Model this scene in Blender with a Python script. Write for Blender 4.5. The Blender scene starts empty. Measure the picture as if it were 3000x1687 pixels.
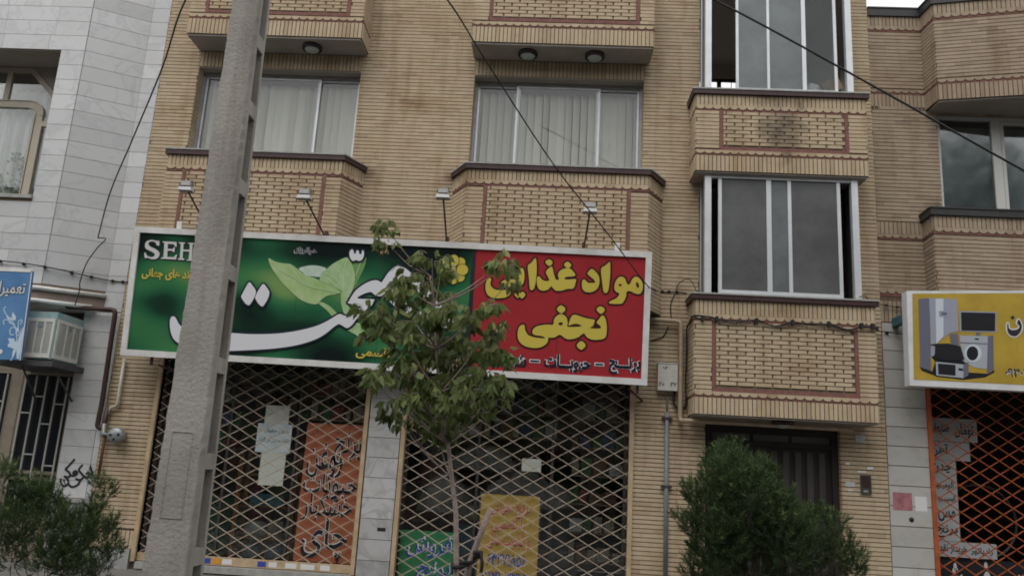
import bpy, bmesh, math, random
from mathutils import Matrix, Vector
from mathutils.geometry import delaunay_2d_cdt
import numpy as np
rad = math.radians
random.seed(7)
scene = bpy.context.scene
# ------------------------------------------------------------------ camera
CAM_R = ((0.997639, 0.044971, -0.051912), (0.040573, 0.223963, 0.973753), (0.055417, -0.97356, 0.22161))
CAM_P = Vector((0.0, -12.0, 1.6))
FPX = 2400.0                                   # focal length in pixels of a 3000 px wide frame
cd = bpy.data.cameras.new('camera'); cam = bpy.data.objects.new('camera', cd)
scene.collection.objects.link(cam); scene.camera = cam
cd.sensor_width = 36.0; cd.lens = 36.0 * FPX / 3000.0; cd.clip_end = 500.0; cd.clip_start = 0.05
r = CAM_R
cam.matrix_world = Matrix(((r[0][0], -r[0][1], -r[0][2], CAM_P.x), (r[1][0], -r[1][1], -r[1][2], CAM_P.y),
                           (r[2][0], -r[2][1], -r[2][2], CAM_P.z), (0, 0, 0, 1)))
# ------------------------------------------------------------------ sky and sun (overcast)
SUN_EL, SUN_AZ = rad(58), rad(200)             # azimuth from +Y, clockwise
w = bpy.data.worlds.new('World'); scene.world = w; w.use_nodes = True
nt = w.node_tree; nt.nodes.clear()
sky = nt.nodes.new('ShaderNodeTexSky'); sky.sky_type = 'NISHITA'; sky.sun_disc = False
sky.sun_elevation = SUN_EL; sky.sun_rotation = SUN_AZ; sky.dust_density = 6.0; sky.air_density = 1.0; sky.ozone_density = 1.0
hs = nt.nodes.new('ShaderNodeHueSaturation'); hs.inputs['Saturation'].default_value = 0.15
bgn = nt.nodes.new('ShaderNodeBackground'); bgn.inputs['Strength'].default_value = 0.15
ow = nt.nodes.new('ShaderNodeOutputWorld')
# even cloud layer over the clear sky
cn = nt.nodes.new('ShaderNodeTexNoise'); cn.inputs['Scale'].default_value = 2.2; cn.inputs['Detail'].default_value = 5
ctc = nt.nodes.new('ShaderNodeTexCoord'); nt.links.new(ctc.outputs['Generated'], cn.inputs['Vector'])
cr_ = nt.nodes.new('ShaderNodeValToRGB'); cr_.color_ramp.elements[0].position = 0.3; cr_.color_ramp.elements[1].position = 0.7
cr_.color_ramp.elements[0].color = (3.45, 3.5, 3.6, 1); cr_.color_ramp.elements[1].color = (4.7, 4.72, 4.75, 1); nt.links.new(cn.outputs['Fac'], cr_.inputs[0])
cmx = nt.nodes.new('ShaderNodeMix'); cmx.data_type = 'RGBA'; cmx.inputs['Factor'].default_value = 0.8
nt.links.new(sky.outputs[0], hs.inputs['Color']); nt.links.new(hs.outputs[0], cmx.inputs['A']); nt.links.new(cr_.outputs[0], cmx.inputs['B']); nt.links.new(cmx.outputs['Result'], bgn.inputs['Color']); nt.links.new(bgn.outputs[0], ow.inputs[0])
sl = bpy.data.lights.new('sun', 'SUN'); sl.energy = 0.5; sl.angle = rad(40); sl.color = (1.0, 0.96, 0.9)
so = bpy.data.objects.new('sun', sl); scene.collection.objects.link(so)
sdir = Vector((math.sin(SUN_AZ) * math.cos(SUN_EL), math.cos(SUN_AZ) * math.cos(SUN_EL), math.sin(SUN_EL)))
so.rotation_euler = sdir.to_track_quat('Z', 'Y').to_euler(); so.location = sdir * 40
vs = scene.view_settings; vs.view_transform = 'Standard'; vs.look = 'None'; vs.gamma = 1.0; vs.exposure = 0.95; vs.use_curve_mapping = False
scene.cycles.filter_width = 1.8; scene.cycles.max_bounces = 8; scene.cycles.transparent_max_bounces = 16
# ------------------------------------------------------------------ materials
MATS = {}
def mat(name, col, rough=0.7, noise=None, bump=None, metal=0.0, spec=0.4, emit=None, tint=None):
    """noise=(scale, amount[, col2]) world-space colour variation, bump=(scale, strength), tint=amount of per-object variation"""
    if name in MATS: return MATS[name]
    m = bpy.data.materials.new(name); m.use_nodes = True; MATS[name] = m
    n = m.node_tree; b = n.nodes['Principled BSDF']
    b.inputs['Roughness'].default_value = rough; b.inputs['Metallic'].default_value = metal
    b.inputs['Specular IOR Level'].default_value = spec
    c4 = (*col, 1); b.inputs['Base Color'].default_value = c4
    geo = n.nodes.new('ShaderNodeNewGeometry'); src = None
    if noise:
        t = n.nodes.new('ShaderNodeTexNoise'); t.inputs['Scale'].default_value = noise[0]; t.inputs['Detail'].default_value = 5; t.inputs['Roughness'].default_value = 0.65
        n.links.new(geo.outputs['Position'], t.inputs['Vector'])
        rp = n.nodes.new('ShaderNodeValToRGB'); c2 = noise[2] if len(noise) > 2 else tuple(c * (1 - noise[1]) for c in col)
        rp.color_ramp.elements[0].position = 0.35; rp.color_ramp.elements[1].position = 0.65
        rp.color_ramp.elements[0].color = (*c2, 1); rp.color_ramp.elements[1].color = c4
        n.links.new(t.outputs['Fac'], rp.inputs[0]); src = rp.outputs[0]
    if tint:
        oi = n.nodes.new('ShaderNodeObjectInfo'); at_ = n.nodes.new('ShaderNodeAttribute'); at_.attribute_name = 'rnd'
        ad = n.nodes.new('ShaderNodeMath'); ad.operation = 'ADD'; n.links.new(oi.outputs['Random'], ad.inputs[0]); n.links.new(at_.outputs['Fac'], ad.inputs[1])
        fr = n.nodes.new('ShaderNodeMath'); fr.operation = 'FRACT'; n.links.new(ad.outputs[0], fr.inputs[0])
        mr = n.nodes.new('ShaderNodeMapRange'); mr.inputs['To Min'].default_value = 1 - tint; mr.inputs['To Max'].default_value = 1 + tint
        n.links.new(fr.outputs[0], mr.inputs[0])
        hv = n.nodes.new('ShaderNodeHueSaturation'); n.links.new(mr.outputs[0], hv.inputs['Value'])
        if src: n.links.new(src, hv.inputs['Color'])
        else: hv.inputs['Color'].default_value = c4
        src = hv.outputs[0]
    if src: n.links.new(src, b.inputs['Base Color'])
    if bump:
        t = n.nodes.new('ShaderNodeTexNoise'); t.inputs['Scale'].default_value = bump[0]; t.inputs['Detail'].default_value = 4
        n.links.new(geo.outputs['Position'], t.inputs['Vector'])
        bp = n.nodes.new('ShaderNodeBump'); bp.inputs['Strength'].default_value = bump[1]; bp.inputs['Distance'].default_value = 0.02
        n.links.new(t.outputs['Fac'], bp.inputs['Height']); n.links.new(bp.outputs[0], b.inputs['Normal'])
    if emit: b.inputs['Emission Color'].default_value = (*emit[0], 1); b.inputs['Emission Strength'].default_value = emit[1]
    return m
def brick_mat(name, ramp, stains=()):
    m = mat(name, ramp[0][1], 0.85, spec=0.2); n = m.node_tree; b = n.nodes['Principled BSDF']; N = n.nodes.new; Lk = n.links.new
    oi = N('ShaderNodeObjectInfo'); at_ = N('ShaderNodeAttribute'); at_.attribute_name = 'rnd'
    ad = N('ShaderNodeMath'); ad.operation = 'ADD'; Lk(oi.outputs['Random'], ad.inputs[0]); Lk(at_.outputs['Fac'], ad.inputs[1])
    fr = N('ShaderNodeMath'); fr.operation = 'FRACT'; Lk(ad.outputs[0], fr.inputs[0])
    rp = N('ShaderNodeValToRGB'); Lk(fr.outputs[0], rp.inputs[0]); cr = rp.color_ramp
    while len(cr.elements) < len(ramp): cr.elements.new(0.5)
    for e, (p, c) in zip(cr.elements, ramp): e.position = p; e.color = (*c, 1)
    geo = N('ShaderNodeNewGeometry'); cur = rp.outputs[0]
    def mul(cur, fac, col):
        mx = N('ShaderNodeMix'); mx.data_type = 'RGBA'; mx.blend_type = 'MULTIPLY'
        Lk(fac, mx.inputs['Factor']); Lk(cur, mx.inputs['A']); mx.inputs['B'].default_value = (*col, 1); return mx.outputs['Result']
    for sc, lo, hi, col in ((1.1, 0.5, 0.78, (0.82, 0.77, 0.72)), (9.0, 0.5, 0.8, (0.88, 0.85, 0.82)), (60.0, 0.45, 0.8, (0.88, 0.86, 0.84))):
        t = N('ShaderNodeTexNoise'); t.inputs['Scale'].default_value = sc; t.inputs['Detail'].default_value = 4; Lk(geo.outputs['Position'], t.inputs['Vector'])
        mr = N('ShaderNodeMapRange'); mr.inputs['From Min'].default_value = lo; mr.inputs['From Max'].default_value = hi; Lk(t.outputs['Fac'], mr.inputs[0])
        cur = mul(cur, mr.outputs[0], col)
    mpg = N('ShaderNodeMapping'); mpg.inputs['Scale'].default_value = (4.5, 4.5, .45); Lk(geo.outputs['Position'], mpg.inputs[0])
    t = N('ShaderNodeTexNoise'); t.inputs['Scale'].default_value = 1.0; t.inputs['Detail'].default_value = 6; t.inputs['Roughness'].default_value = .6; Lk(mpg.outputs[0], t.inputs['Vector'])
    mr = N('ShaderNodeMapRange'); mr.inputs['From Min'].default_value = .5; mr.inputs['From Max'].default_value = .72; Lk(t.outputs['Fac'], mr.inputs[0]); cur = mul(cur, mr.outputs[0], (.8, .74, .68))
    for (p, rr, col) in stains:
        vm = N('ShaderNodeVectorMath'); vm.operation = 'SUBTRACT'; Lk(geo.outputs['Position'], vm.inputs[0]); vm.inputs[1].default_value = p
        vs_ = N('ShaderNodeVectorMath'); vs_.operation = 'DIVIDE'; Lk(vm.outputs[0], vs_.inputs[0]); vs_.inputs[1].default_value = rr
        ln = N('ShaderNodeVectorMath'); ln.operation = 'LENGTH'; Lk(vs_.outputs[0], ln.inputs[0])
        t = N('ShaderNodeTexNoise'); t.inputs['Scale'].default_value = 5; t.inputs['Detail'].default_value = 6; Lk(geo.outputs['Position'], t.inputs['Vector'])
        s = N('ShaderNodeMath'); s.operation = 'MULTIPLY_ADD'; Lk(t.outputs['Fac'], s.inputs[0]); s.inputs[1].default_value = 1.6; Lk(ln.outputs['Value'], s.inputs[2])
        mr = N('ShaderNodeMapRange'); mr.inputs['From Min'].default_value = 1.75; mr.inputs['From Max'].default_value = 0.8; Lk(s.outputs[0], mr.inputs[0])
        cur = mul(cur, mr.outputs[0], col)
    Lk(cur, b.inputs['Base Color'])
    t = N('ShaderNodeTexNoise'); t.inputs['Scale'].default_value = 140; Lk(geo.outputs['Position'], t.inputs['Vector'])
    bp = N('ShaderNodeBump'); bp.inputs['Strength'].default_value = 0.35; bp.inputs['Distance'].default_value = 0.004; Lk(t.outputs['Fac'], bp.inputs['Height']); Lk(bp.outputs[0], b.inputs['Normal'])
    return m
def marble_mat(name, col, vein, scale=1.6, width=0.05, dirt=0.25):
    m = mat(name, col, 0.35, spec=0.45); n = m.node_tree; b = n.nodes['Principled BSDF']; N = n.nodes.new; Lk = n.links.new
    geo = N('ShaderNodeNewGeometry'); oi = N('ShaderNodeObjectInfo')
    ofs = N('ShaderNodeVectorMath'); ofs.operation = 'MULTIPLY_ADD'; Lk(oi.outputs['Random'], ofs.inputs[0]); ofs.inputs[1].default_value = (17, 9, 23); Lk(geo.outputs['Position'], ofs.inputs[2])
    t = N('ShaderNodeTexNoise'); t.inputs['Scale'].default_value = scale; t.inputs['Detail'].default_value = 7; t.inputs['Distortion'].default_value = 1.4; Lk(ofs.outputs[0], t.inputs['Vector'])
    s = N('ShaderNodeMath'); s.operation = 'SUBTRACT'; Lk(t.outputs['Fac'], s.inputs[0]); s.inputs[1].default_value = 0.5
    a = N('ShaderNodeMath'); a.operation = 'ABSOLUTE'; Lk(s.outputs[0], a.inputs[0])
    mr = N('ShaderNodeMapRange'); mr.inputs['From Min'].default_value = width; mr.inputs['From Max'].default_value = 0.0; Lk(a.outputs[0], mr.inputs[0])
    t2 = N('ShaderNodeTexNoise'); t2.inputs['Scale'].default_value = 1.1; t2.inputs['Detail'].default_value = 3; Lk(ofs.outputs[0], t2.inputs['Vector'])
    m2 = N('ShaderNodeMath'); m2.operation = 'MULTIPLY'; Lk(mr.outputs[0], m2.inputs[0]); Lk(t2.outputs['Fac'], m2.inputs[1])
    hv = N('ShaderNodeHueSaturation'); hv.inputs['Color'].default_value = (*col, 1)
    mo = N('ShaderNodeMapRange'); mo.inputs['To Min'].default_value = 0.85; mo.inputs['To Max'].default_value = 1.06; Lk(oi.outputs['Random'], mo.inputs[0]); Lk(mo.outputs[0], hv.inputs['Value'])
    mx = N('ShaderNodeMix'); mx.data_type = 'RGBA'; Lk(m2.outputs[0], mx.inputs['Factor']); Lk(hv.outputs[0], mx.inputs['A']); mx.inputs['B'].default_value = (*vein, 1)
    t3 = N('ShaderNodeTexNoise'); t3.inputs['Scale'].default_value = 3.2; t3.inputs['Detail'].default_value = 8; t3.inputs['Roughness'].default_value = 0.7; Lk(geo.outputs['Position'], t3.inputs['Vector'])
    mr3 = N('ShaderNodeMapRange'); mr3.inputs['From Min'].default_value = 0.5; mr3.inputs['From Max'].default_value = 0.8; mr3.inputs['To Max'].default_value = dirt * 2; Lk(t3.outputs['Fac'], mr3.inputs[0])
    mx2 = N('ShaderNodeMix'); mx2.data_type = 'RGBA'; mx2.blend_type = 'MULTIPLY'; Lk(mr3.outputs[0], mx2.inputs['Factor']); Lk(mx.outputs['Result'], mx2.inputs['A']); mx2.inputs['B'].default_value = (0.7, 0.64, 0.56, 1)
    Lk(mx2.outputs['Result'], b.inputs['Base Color']); return m
def streaks(m, scale=(7, 7, .5), lo=.48, hi=.75, col=(.62, .55, .48)):
    n = m.node_tree; b = n.nodes['Principled BSDF']; N = n.nodes.new; Lk = n.links.new; src = b.inputs['Base Color'].links[0].from_socket
    geo = N('ShaderNodeNewGeometry'); mp = N('ShaderNodeMapping'); mp.inputs['Scale'].default_value = scale; Lk(geo.outputs['Position'], mp.inputs[0])
    t = N('ShaderNodeTexNoise'); t.inputs['Scale'].default_value = 1.0; t.inputs['Detail'].default_value = 7; t.inputs['Roughness'].default_value = .7; Lk(mp.outputs[0], t.inputs['Vector'])
    mr = N('ShaderNodeMapRange'); mr.inputs['From Min'].default_value = lo; mr.inputs['From Max'].default_value = hi; Lk(t.outputs['Fac'], mr.inputs[0])
    mx = N('ShaderNodeMix'); mx.data_type = 'RGBA'; mx.blend_type = 'MULTIPLY'; Lk(mr.outputs[0], mx.inputs['Factor']); Lk(src, mx.inputs['A']); mx.inputs['B'].default_value = (*col, 1); Lk(mx.outputs['Result'], b.inputs['Base Color']); return m
def glass_mat(name, tint=(0.9, 0.95, 0.95), rough=0.01, refl=1.0, ior=1.5):
    m = bpy.data.materials.new(name); m.use_nodes = True; MATS[name] = m; n = m.node_tree; n.nodes.clear()
    o = n.nodes.new('ShaderNodeOutputMaterial'); tr = n.nodes.new('ShaderNodeBsdfTransparent'); tr.inputs[0].default_value = (*tint, 1)
    gl = n.nodes.new('ShaderNodeBsdfGlossy'); gl.inputs['Roughness'].default_value = rough
    fr = n.nodes.new('ShaderNodeFresnel'); fr.inputs[0].default_value = ior
    ml = n.nodes.new('ShaderNodeMath'); ml.operation = 'MULTIPLY_ADD'; ml.inputs[1].default_value = refl; ml.inputs[2].default_value = 0.03; n.links.new(fr.outputs[0], ml.inputs[0])
    mx = n.nodes.new('ShaderNodeMixShader'); n.links.new(ml.outputs[0], mx.inputs[0]); n.links.new(tr.outputs[0], mx.inputs[1]); n.links.new(gl.outputs[0], mx.inputs[2])
    n.links.new(mx.outputs[0], o.inputs[0]); return m
def leaf_mat(name, c0, c1, c2, trans=0.25):
    m = mat(name, c0, 0.55, spec=0.3); n = m.node_tree; b = n.nodes['Principled BSDF']
    at_ = n.nodes.new('ShaderNodeAttribute'); at_.attribute_name = 'rnd'; rp = n.nodes.new('ShaderNodeValToRGB'); n.links.new(at_.outputs['Fac'], rp.inputs[0])
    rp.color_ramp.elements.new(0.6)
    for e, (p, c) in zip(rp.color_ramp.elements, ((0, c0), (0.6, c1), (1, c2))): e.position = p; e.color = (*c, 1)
    n.links.new(rp.outputs[0], b.inputs['Base Color'])
    tl = n.nodes.new('ShaderNodeBsdfTranslucent'); n.links.new(rp.outputs[0], tl.inputs[0]); mx = n.nodes.new('ShaderNodeMixShader'); mx.inputs[0].default_value = trans
    n.links.new(b.outputs[0], mx.inputs[1]); n.links.new(tl.outputs[0], mx.inputs[2]); n.links.new(mx.outputs[0], n.nodes['Material Output'].inputs[0]); return m
# ------------------------------------------------------------------ objects
def link(o): scene.collection.objects.link(o); return o
def wm(o):
    m = o.matrix_basis.copy()
    if o.parent: m = wm(o.parent) @ o.matrix_parent_inverse @ m
    return m
def thing(name, label, cat, loc=(0, 0, 0), group=None):
    o = bpy.data.objects.new(name, None); o.location = loc; link(o); o.empty_display_size = 0.2
    o['label'] = label; o['category'] = cat
    if group: o['group'] = group
    return o
def tag(o, label, cat, group=None):
    o['label'] = label; o['category'] = cat
    if group: o['group'] = group
    return o
def obj(name, mesh, material, parent=None, local=False, kind=None, label=None):
    o = bpy.data.objects.new(name, mesh); link(o)
    if material and not mesh.materials: mesh.materials.append(material)
    if parent:
        o.parent = parent
        if not local: o.matrix_parent_inverse = wm(parent).inverted()
    if kind: o['kind'] = kind
    if label: o['label'] = label
    return o
class MB:
    def __init__(s): s.v = []; s.f = []; s.sm = []; s.r = []
    def add(s, vs, fs, smooth=False, rnd=0.0):
        k = len(s.v); s.v += [tuple(p) for p in vs]
        for q in fs: s.f.append(tuple(i + k for i in q)); s.sm.append(smooth); s.r.append(rnd)
        return s
    def box(s, x0, x1, y0, y1, z0, z1):
        x0, x1 = sorted((x0, x1)); y0, y1 = sorted((y0, y1)); z0, z1 = sorted((z0, z1))
        return s.add([(x0, y0, z0), (x1, y0, z0), (x1, y1, z0), (x0, y1, z0), (x0, y0, z1), (x1, y0, z1), (x1, y1, z1), (x0, y1, z1)],
                     [(0, 3, 2, 1), (4, 5, 6, 7), (0, 1, 5, 4), (1, 2, 6, 5), (2, 3, 7, 6), (3, 0, 4, 7)])
    def prism(s, poly, z0, z1):
        n = len(poly); vs = [(x, y, z0) for x, y in poly] + [(x, y, z1) for x, y in poly]
        return s.add(vs, [tuple(range(n))[::-1], tuple(range(n, 2 * n))] + [(i, (i + 1) % n, n + (i + 1) % n, n + i) for i in range(n)])
    def xprism(s, poly, x0, x1):            # (y, z) profile swept along x
        n = len(poly); vs = [(x0, y, z) for y, z in poly] + [(x1, y, z) for y, z in poly]
        return s.add(vs, [tuple(range(n))[::-1], tuple(range(n, 2 * n))] + [(i, (i + 1) % n, n + (i + 1) % n, n + i) for i in range(n)])
    def tube(s, pts, rad_, n=8, cap=True):
        pts = [Vector(p) for p in pts]; k0 = len(s.v); up = None
        for i, p in enumerate(pts):
            t = (pts[min(i + 1, len(pts) - 1)] - pts[max(i - 1, 0)]).normalized()
            a = t.cross(Vector((0, 0, 1))) if up is None else up - t * up.dot(t)
            if a.length < 1e-4: a = t.cross(Vector((1, 0, 0)))
            a.normalize(); up = a; b = t.cross(a); rr = rad_[i] if isinstance(rad_, (list, tuple)) else rad_
            for j in range(n):
                an = 2 * math.pi * j / n; s.v.append(tuple(p + (a * math.cos(an) + b * math.sin(an)) * rr))
        for i in range(len(pts) - 1):
            for j in range(n):
                s.f.append((k0 + i * n + j, k0 + i * n + (j + 1) % n, k0 + (i + 1) * n + (j + 1) % n, k0 + (i + 1) * n + j)); s.sm.append(True); s.r.append(0)
        if cap:
            s.f.append(tuple(k0 + j for j in range(n))[::-1]); s.f.append(tuple(k0 + (len(pts) - 1) * n + j for j in range(n))); s.sm += [False] * 2; s.r += [0] * 2
        return s
    def lathe(s, c, prof, n=20, axis='z'):
        k0 = len(s.v)
        for (rr, h) in prof:
            for j in range(n):
                an = 2 * math.pi * j / n; a, b = rr * math.cos(an), rr * math.sin(an)
                s.v.append((c[0] + a, c[1] + b, c[2] + h) if axis == 'z' else (c[0] + a, c[1] + h, c[2] + b))
        for i in range(len(prof) - 1):
            for j in range(n):
                s.f.append((k0 + i * n + j, k0 + i * n + (j + 1) % n, k0 + (i + 1) * n + (j + 1) % n, k0 + (i + 1) * n + j)); s.sm.append(True); s.r.append(0)
        return s
    def mesh(s, name='m', attr=False):
        m = bpy.data.meshes.new(name); m.from_pydata(s.v, [], s.f); m.polygons.foreach_set('use_smooth', s.sm)
        if attr:
            a = m.attributes.new('rnd', 'FLOAT', 'FACE'); a.data.foreach_set('value', s.r)
        m.update(); return m
    def build(s, name, material, parent=None, **k):
        attr = k.pop('attr', False); return obj(name, s.mesh(name, attr), material, parent, **k)
def box(name, material, parent, *b, **k): return MB().box(*b).build(name, material, parent, **k)
def catmull(p, per=5, closed=True):
    n = len(p); o = []
    for i in range(n if closed else n - 1):
        P = [Vector((*p[(i + k) % n], 0)[:3]) if closed else Vector((*p[min(max(i + k, 0), n - 1)], 0)[:3]) for k in (-1, 0, 1, 2)]
        for j in range(per):
            t = j / per
            o.append(0.5 * ((2 * P[1]) + (-P[0] + P[2]) * t + (2 * P[0] - 5 * P[1] + 4 * P[2] - P[3]) * t * t + (-P[0] + 3 * P[1] - 3 * P[2] + P[3]) * t ** 3))
    if not closed: o.append(Vector((*p[-1], 0)[:3]))
    return [(q.x, q.y) for q in o]
def smooth3(pts, per=6):
    P = [Vector(p) for p in pts]; o = []
    for i in range(len(P) - 1):
        a, b, c, d = P[max(i - 1, 0)], P[i], P[i + 1], P[min(i + 2, len(P) - 1)]
        for j in range(per):
            t = j / per; o.append(0.5 * ((2 * b) + (c - a) * t + (2 * a - 5 * b + 4 * c - d) * t * t + (3 * b - a - 3 * c + d) * t ** 3))
    o.append(P[-1]); return o
def area(p): return 0.5 * sum(p[i][0] * p[(i + 1) % len(p)][1] - p[(i + 1) % len(p)][0] * p[i][1] for i in range(len(p)))
def union2d(polys):
    """union of 2-D polygons -> (verts, faces)"""
    vs, fs = [], []
    for p in polys:
        if abs(area(p)) < 1e-9: continue
        if area(p) < 0: p = p[::-1]
        k = len(vs); vs += [Vector(q) for q in p]; fs.append(list(range(k, k + len(p))))
    v, e, f, *_ = delaunay_2d_cdt(vs, [], fs, 4, 1e-5)
    return [tuple(q) for q in v], [tuple(q) for q in f]
def stroke_polys(line, wd, closed):
    out = []; n = len(line); h = wd / 2
    for i in range(n if closed else n - 1):
        a, b = Vector(line[i]), Vector(line[(i + 1) % n]); d = b - a
        if d.length < 1e-6: continue
        d.normalize(); q = Vector((-d.y, d.x)) * h
        out.append([tuple(a + q), tuple(a - q), tuple(b - q), tuple(b + q)])
    for p in line: out.append([(p[0] + h * math.cos(math.pi * k / 4), p[1] + h * math.sin(math.pi * k / 4)) for k in range(8)])
    return out
def flat(name, polys, y, material, parent, local=True, thick=0.0):
    """union of (x, z) polygons as a sheet at depth y (towards the street is -y); double the plane when thick"""
    v, f = union2d(polys); vs = [(a, y, b) for a, b in v]
    return obj(name, MB().add(vs, f).mesh(name), material, parent, local=local)
# ------------------------------------------------------------------ Persian lettering
AR = {'ا': (0xFE8D, 0xFE8E), 'آ': (0xFE81, 0xFE82), 'ب': 0xFE8F, 'پ': 0xFB56, 'ت': 0xFE95, 'ج': 0xFE9D, 'چ': 0xFB7A, 'ح': 0xFEA1, 'خ': 0xFEA5, 'د': (0xFEA9, 0xFEAA), 'ذ': (0xFEAB, 0xFEAC),
      'ر': (0xFEAD, 0xFEAE), 'ز': (0xFEAF, 0xFEB0), 'س': 0xFEB1, 'ش': 0xFEB5, 'ص': 0xFEB9, 'ض': 0xFEBD, 'ط': 0xFEC1, 'ع': 0xFEC9, 'غ': 0xFECD, 'ف': 0xFED1, 'ق': 0xFED5, 'ک': 0xFB8E, 'گ': 0xFB92,
      'ل': 0xFEDD, 'م': 0xFEE1, 'ن': 0xFEE5, 'ه': 0xFEE9, 'و': (0xFEED, 0xFEEE), 'ی': 0xFBFC, 'ـ': None}
def shape(txt):
    out = []
    for i, ch in enumerate(txt):
        if ch not in AR: out.append(ch); continue
        pv = i > 0 and txt[i - 1] in AR and not isinstance(AR[txt[i - 1]], tuple)
        nx = i + 1 < len(txt) and txt[i + 1] in AR
        c = AR[ch]
        if c is None: out.append(ch)
        elif isinstance(c, tuple): out.append(chr(c[1] if pv else c[0]))
        else: out.append(chr(c + (3 if pv and nx else 1 if pv else 2 if nx else 0)))
    rev, num = [], ''
    for ch in reversed(out):
        if ch.isdigit(): num = ch + num
        else: rev += list(num) + [ch]; num = ''
    return ''.join(rev + list(num))
def lettering(txt, rect, y, material, parent, bold=0.0, local=True, vertical=False, name='lettering', slant=0.0):
    """text fitted to rect (x0, z0, x1, z1), sheet at depth y"""
    c = bpy.data.curves.new('t', 'FONT'); c.body = shape(txt); c.size = 1.0; c.resolution_u = 2; c.offset = bold
    o = link(bpy.data.objects.new('t', c)); dg = bpy.context.evaluated_depsgraph_get(); dg.update()
    m = bpy.data.meshes.new_from_object(o.evaluated_get(dg)); bpy.data.objects.remove(o); bpy.data.curves.remove(c)
    n = len(m.vertices); co = np.empty(n * 3, 'f'); m.vertices.foreach_get('co', co); co = co.reshape(-1, 3)
    lo, hi = co.min(0), co.max(0); u = (co[:, 0] - lo[0]) / (hi[0] - lo[0]); t = (co[:, 1] - lo[1]) / (hi[1] - lo[1])
    x0, z0, x1, z1 = rect
    out = np.stack([x0 + u * (x1 - x0) + slant * t, np.full(n, y), z0 + t * (z1 - z0)], 1).astype('f')
    m.vertices.foreach_set('co', out.ravel()); m.update(); m.materials.clear()
    return obj(name, m, material, parent, local=local)
# ------------------------------------------------------------------ masonry pieces: nearest 290 of a kind become objects, the rest one mesh
SHAPES, PIECES = {}, {}
def shp(key):
    if key in SHAPES: return SHAPES[key]
    k, L, D, H = key
    if k == 'box':
        b = MB().add([(0, 0, 0), (L, 0, 0), (L, 0, H), (0, 0, H), (0, -D, 0), (L, -D, 0), (L, -D, H), (0, -D, H)], [(4, 5, 6, 7), (0, 1, 5, 4), (1, 2, 6, 5), (2, 3, 7, 6), (3, 0, 4, 7)])
    elif k == 'pan':
        e = min(0.018, L * 0.3); pr = [(0, 0), (0, -D * 0.45), (e * 0.4, -D * 0.8), (e, -D), (L - e, -D), (L - e * 0.4, -D * 0.8), (L, -D * 0.45), (L, 0)]; n = len(pr)
        b = MB().add([(x, y, 0) for x, y in pr] + [(x, y, H) for x, y in pr], [tuple(range(n)), tuple(range(n, 2 * n))[::-1]] + [(i + 1, i, n + i, n + i + 1) for i in range(n - 1)])
    elif k == 'sca':
        pr = [(0, H)] + [(L / 2 - L / 2 * math.cos(math.pi * i / 8), H * 0.62 - H * 0.62 * math.sin(math.pi * i / 8)) for i in range(9)] + [(L, H)]; n = len(pr)
        b = MB().add([(x, -D, z) for x, z in pr] + [(x, 0, z) for x, z in pr], [tuple(range(n))] + [(i, n + i, n + (i + 1) % n, (i + 1) % n) for i in range(n)])
    SHAPES[key] = (b.v, b.f); return SHAPES[key]
def piece(th, kind, material, key, x, y, z, ang):
    key = (key[0],) + tuple(round(q, 3) for q in key[1:])
    PIECES.setdefault((th.name, kind), [th, material, []])[2].append((key, x, y, z, ang))
def finish_pieces(limit=290):
    R3 = np.array(CAM_R)
    for (tn, kind), (th, material, L) in PIECES.items():
        def score(q):
            key, x, y, z, ang = q; d = R3.T @ (np.array((x, y, z)) - np.array(CAM_P))
            u, v = 1500 + FPX * d[0] / d[2], 843 + FPX * d[1] / d[2]
            if not (-20 < u < 3000 and -20 < v < 1690): return 0
            if 400 < u < 1900 and 690 + (u - 400) * 0.05 < v < 1010 + (u - 400) * 0.05 and y < 0.3: return 0.01
            if 420 < u < 780 and abs(u - (760 - v * 0.165)) < 60: return 0.02
            return math.sqrt(key[1] * key[3]) * FPX / d[2]
        L.sort(key=score, reverse=True); cache = {}; inv = wm(th).inverted()
        for key, x, y, z, ang in L[:limit]:
            if key not in cache:
                v, f = shp(key); m = bpy.data.meshes.new(kind); m.from_pydata(v, [], f); m.materials.append(material); cache[key] = m
            o = bpy.data.objects.new(kind, cache[key]); link(o); o.parent = th; o.matrix_parent_inverse = inv; o.location = (x, y, z); o.rotation_euler = (0, 0, ang)
        rest = L[limit:]
        if rest:
            b = MB(); rg = random.Random(3)
            for key, x, y, z, ang in rest:
                v, f = shp(key); c, s = math.cos(ang), math.sin(ang)
                b.add([(x + c * p[0] - s * p[1], y + s * p[0] + c * p[1], z + p[2]) for p in v], f, rnd=rg.random())
            b.build(kind + '_field', material, th, attr=True, kind='stuff')
ROW = 0.0605
def face(p0, p1):
    d = Vector((p1[0] - p0[0], p1[1] - p0[1])); return d.length, math.atan2(d.y, d.x)
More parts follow.
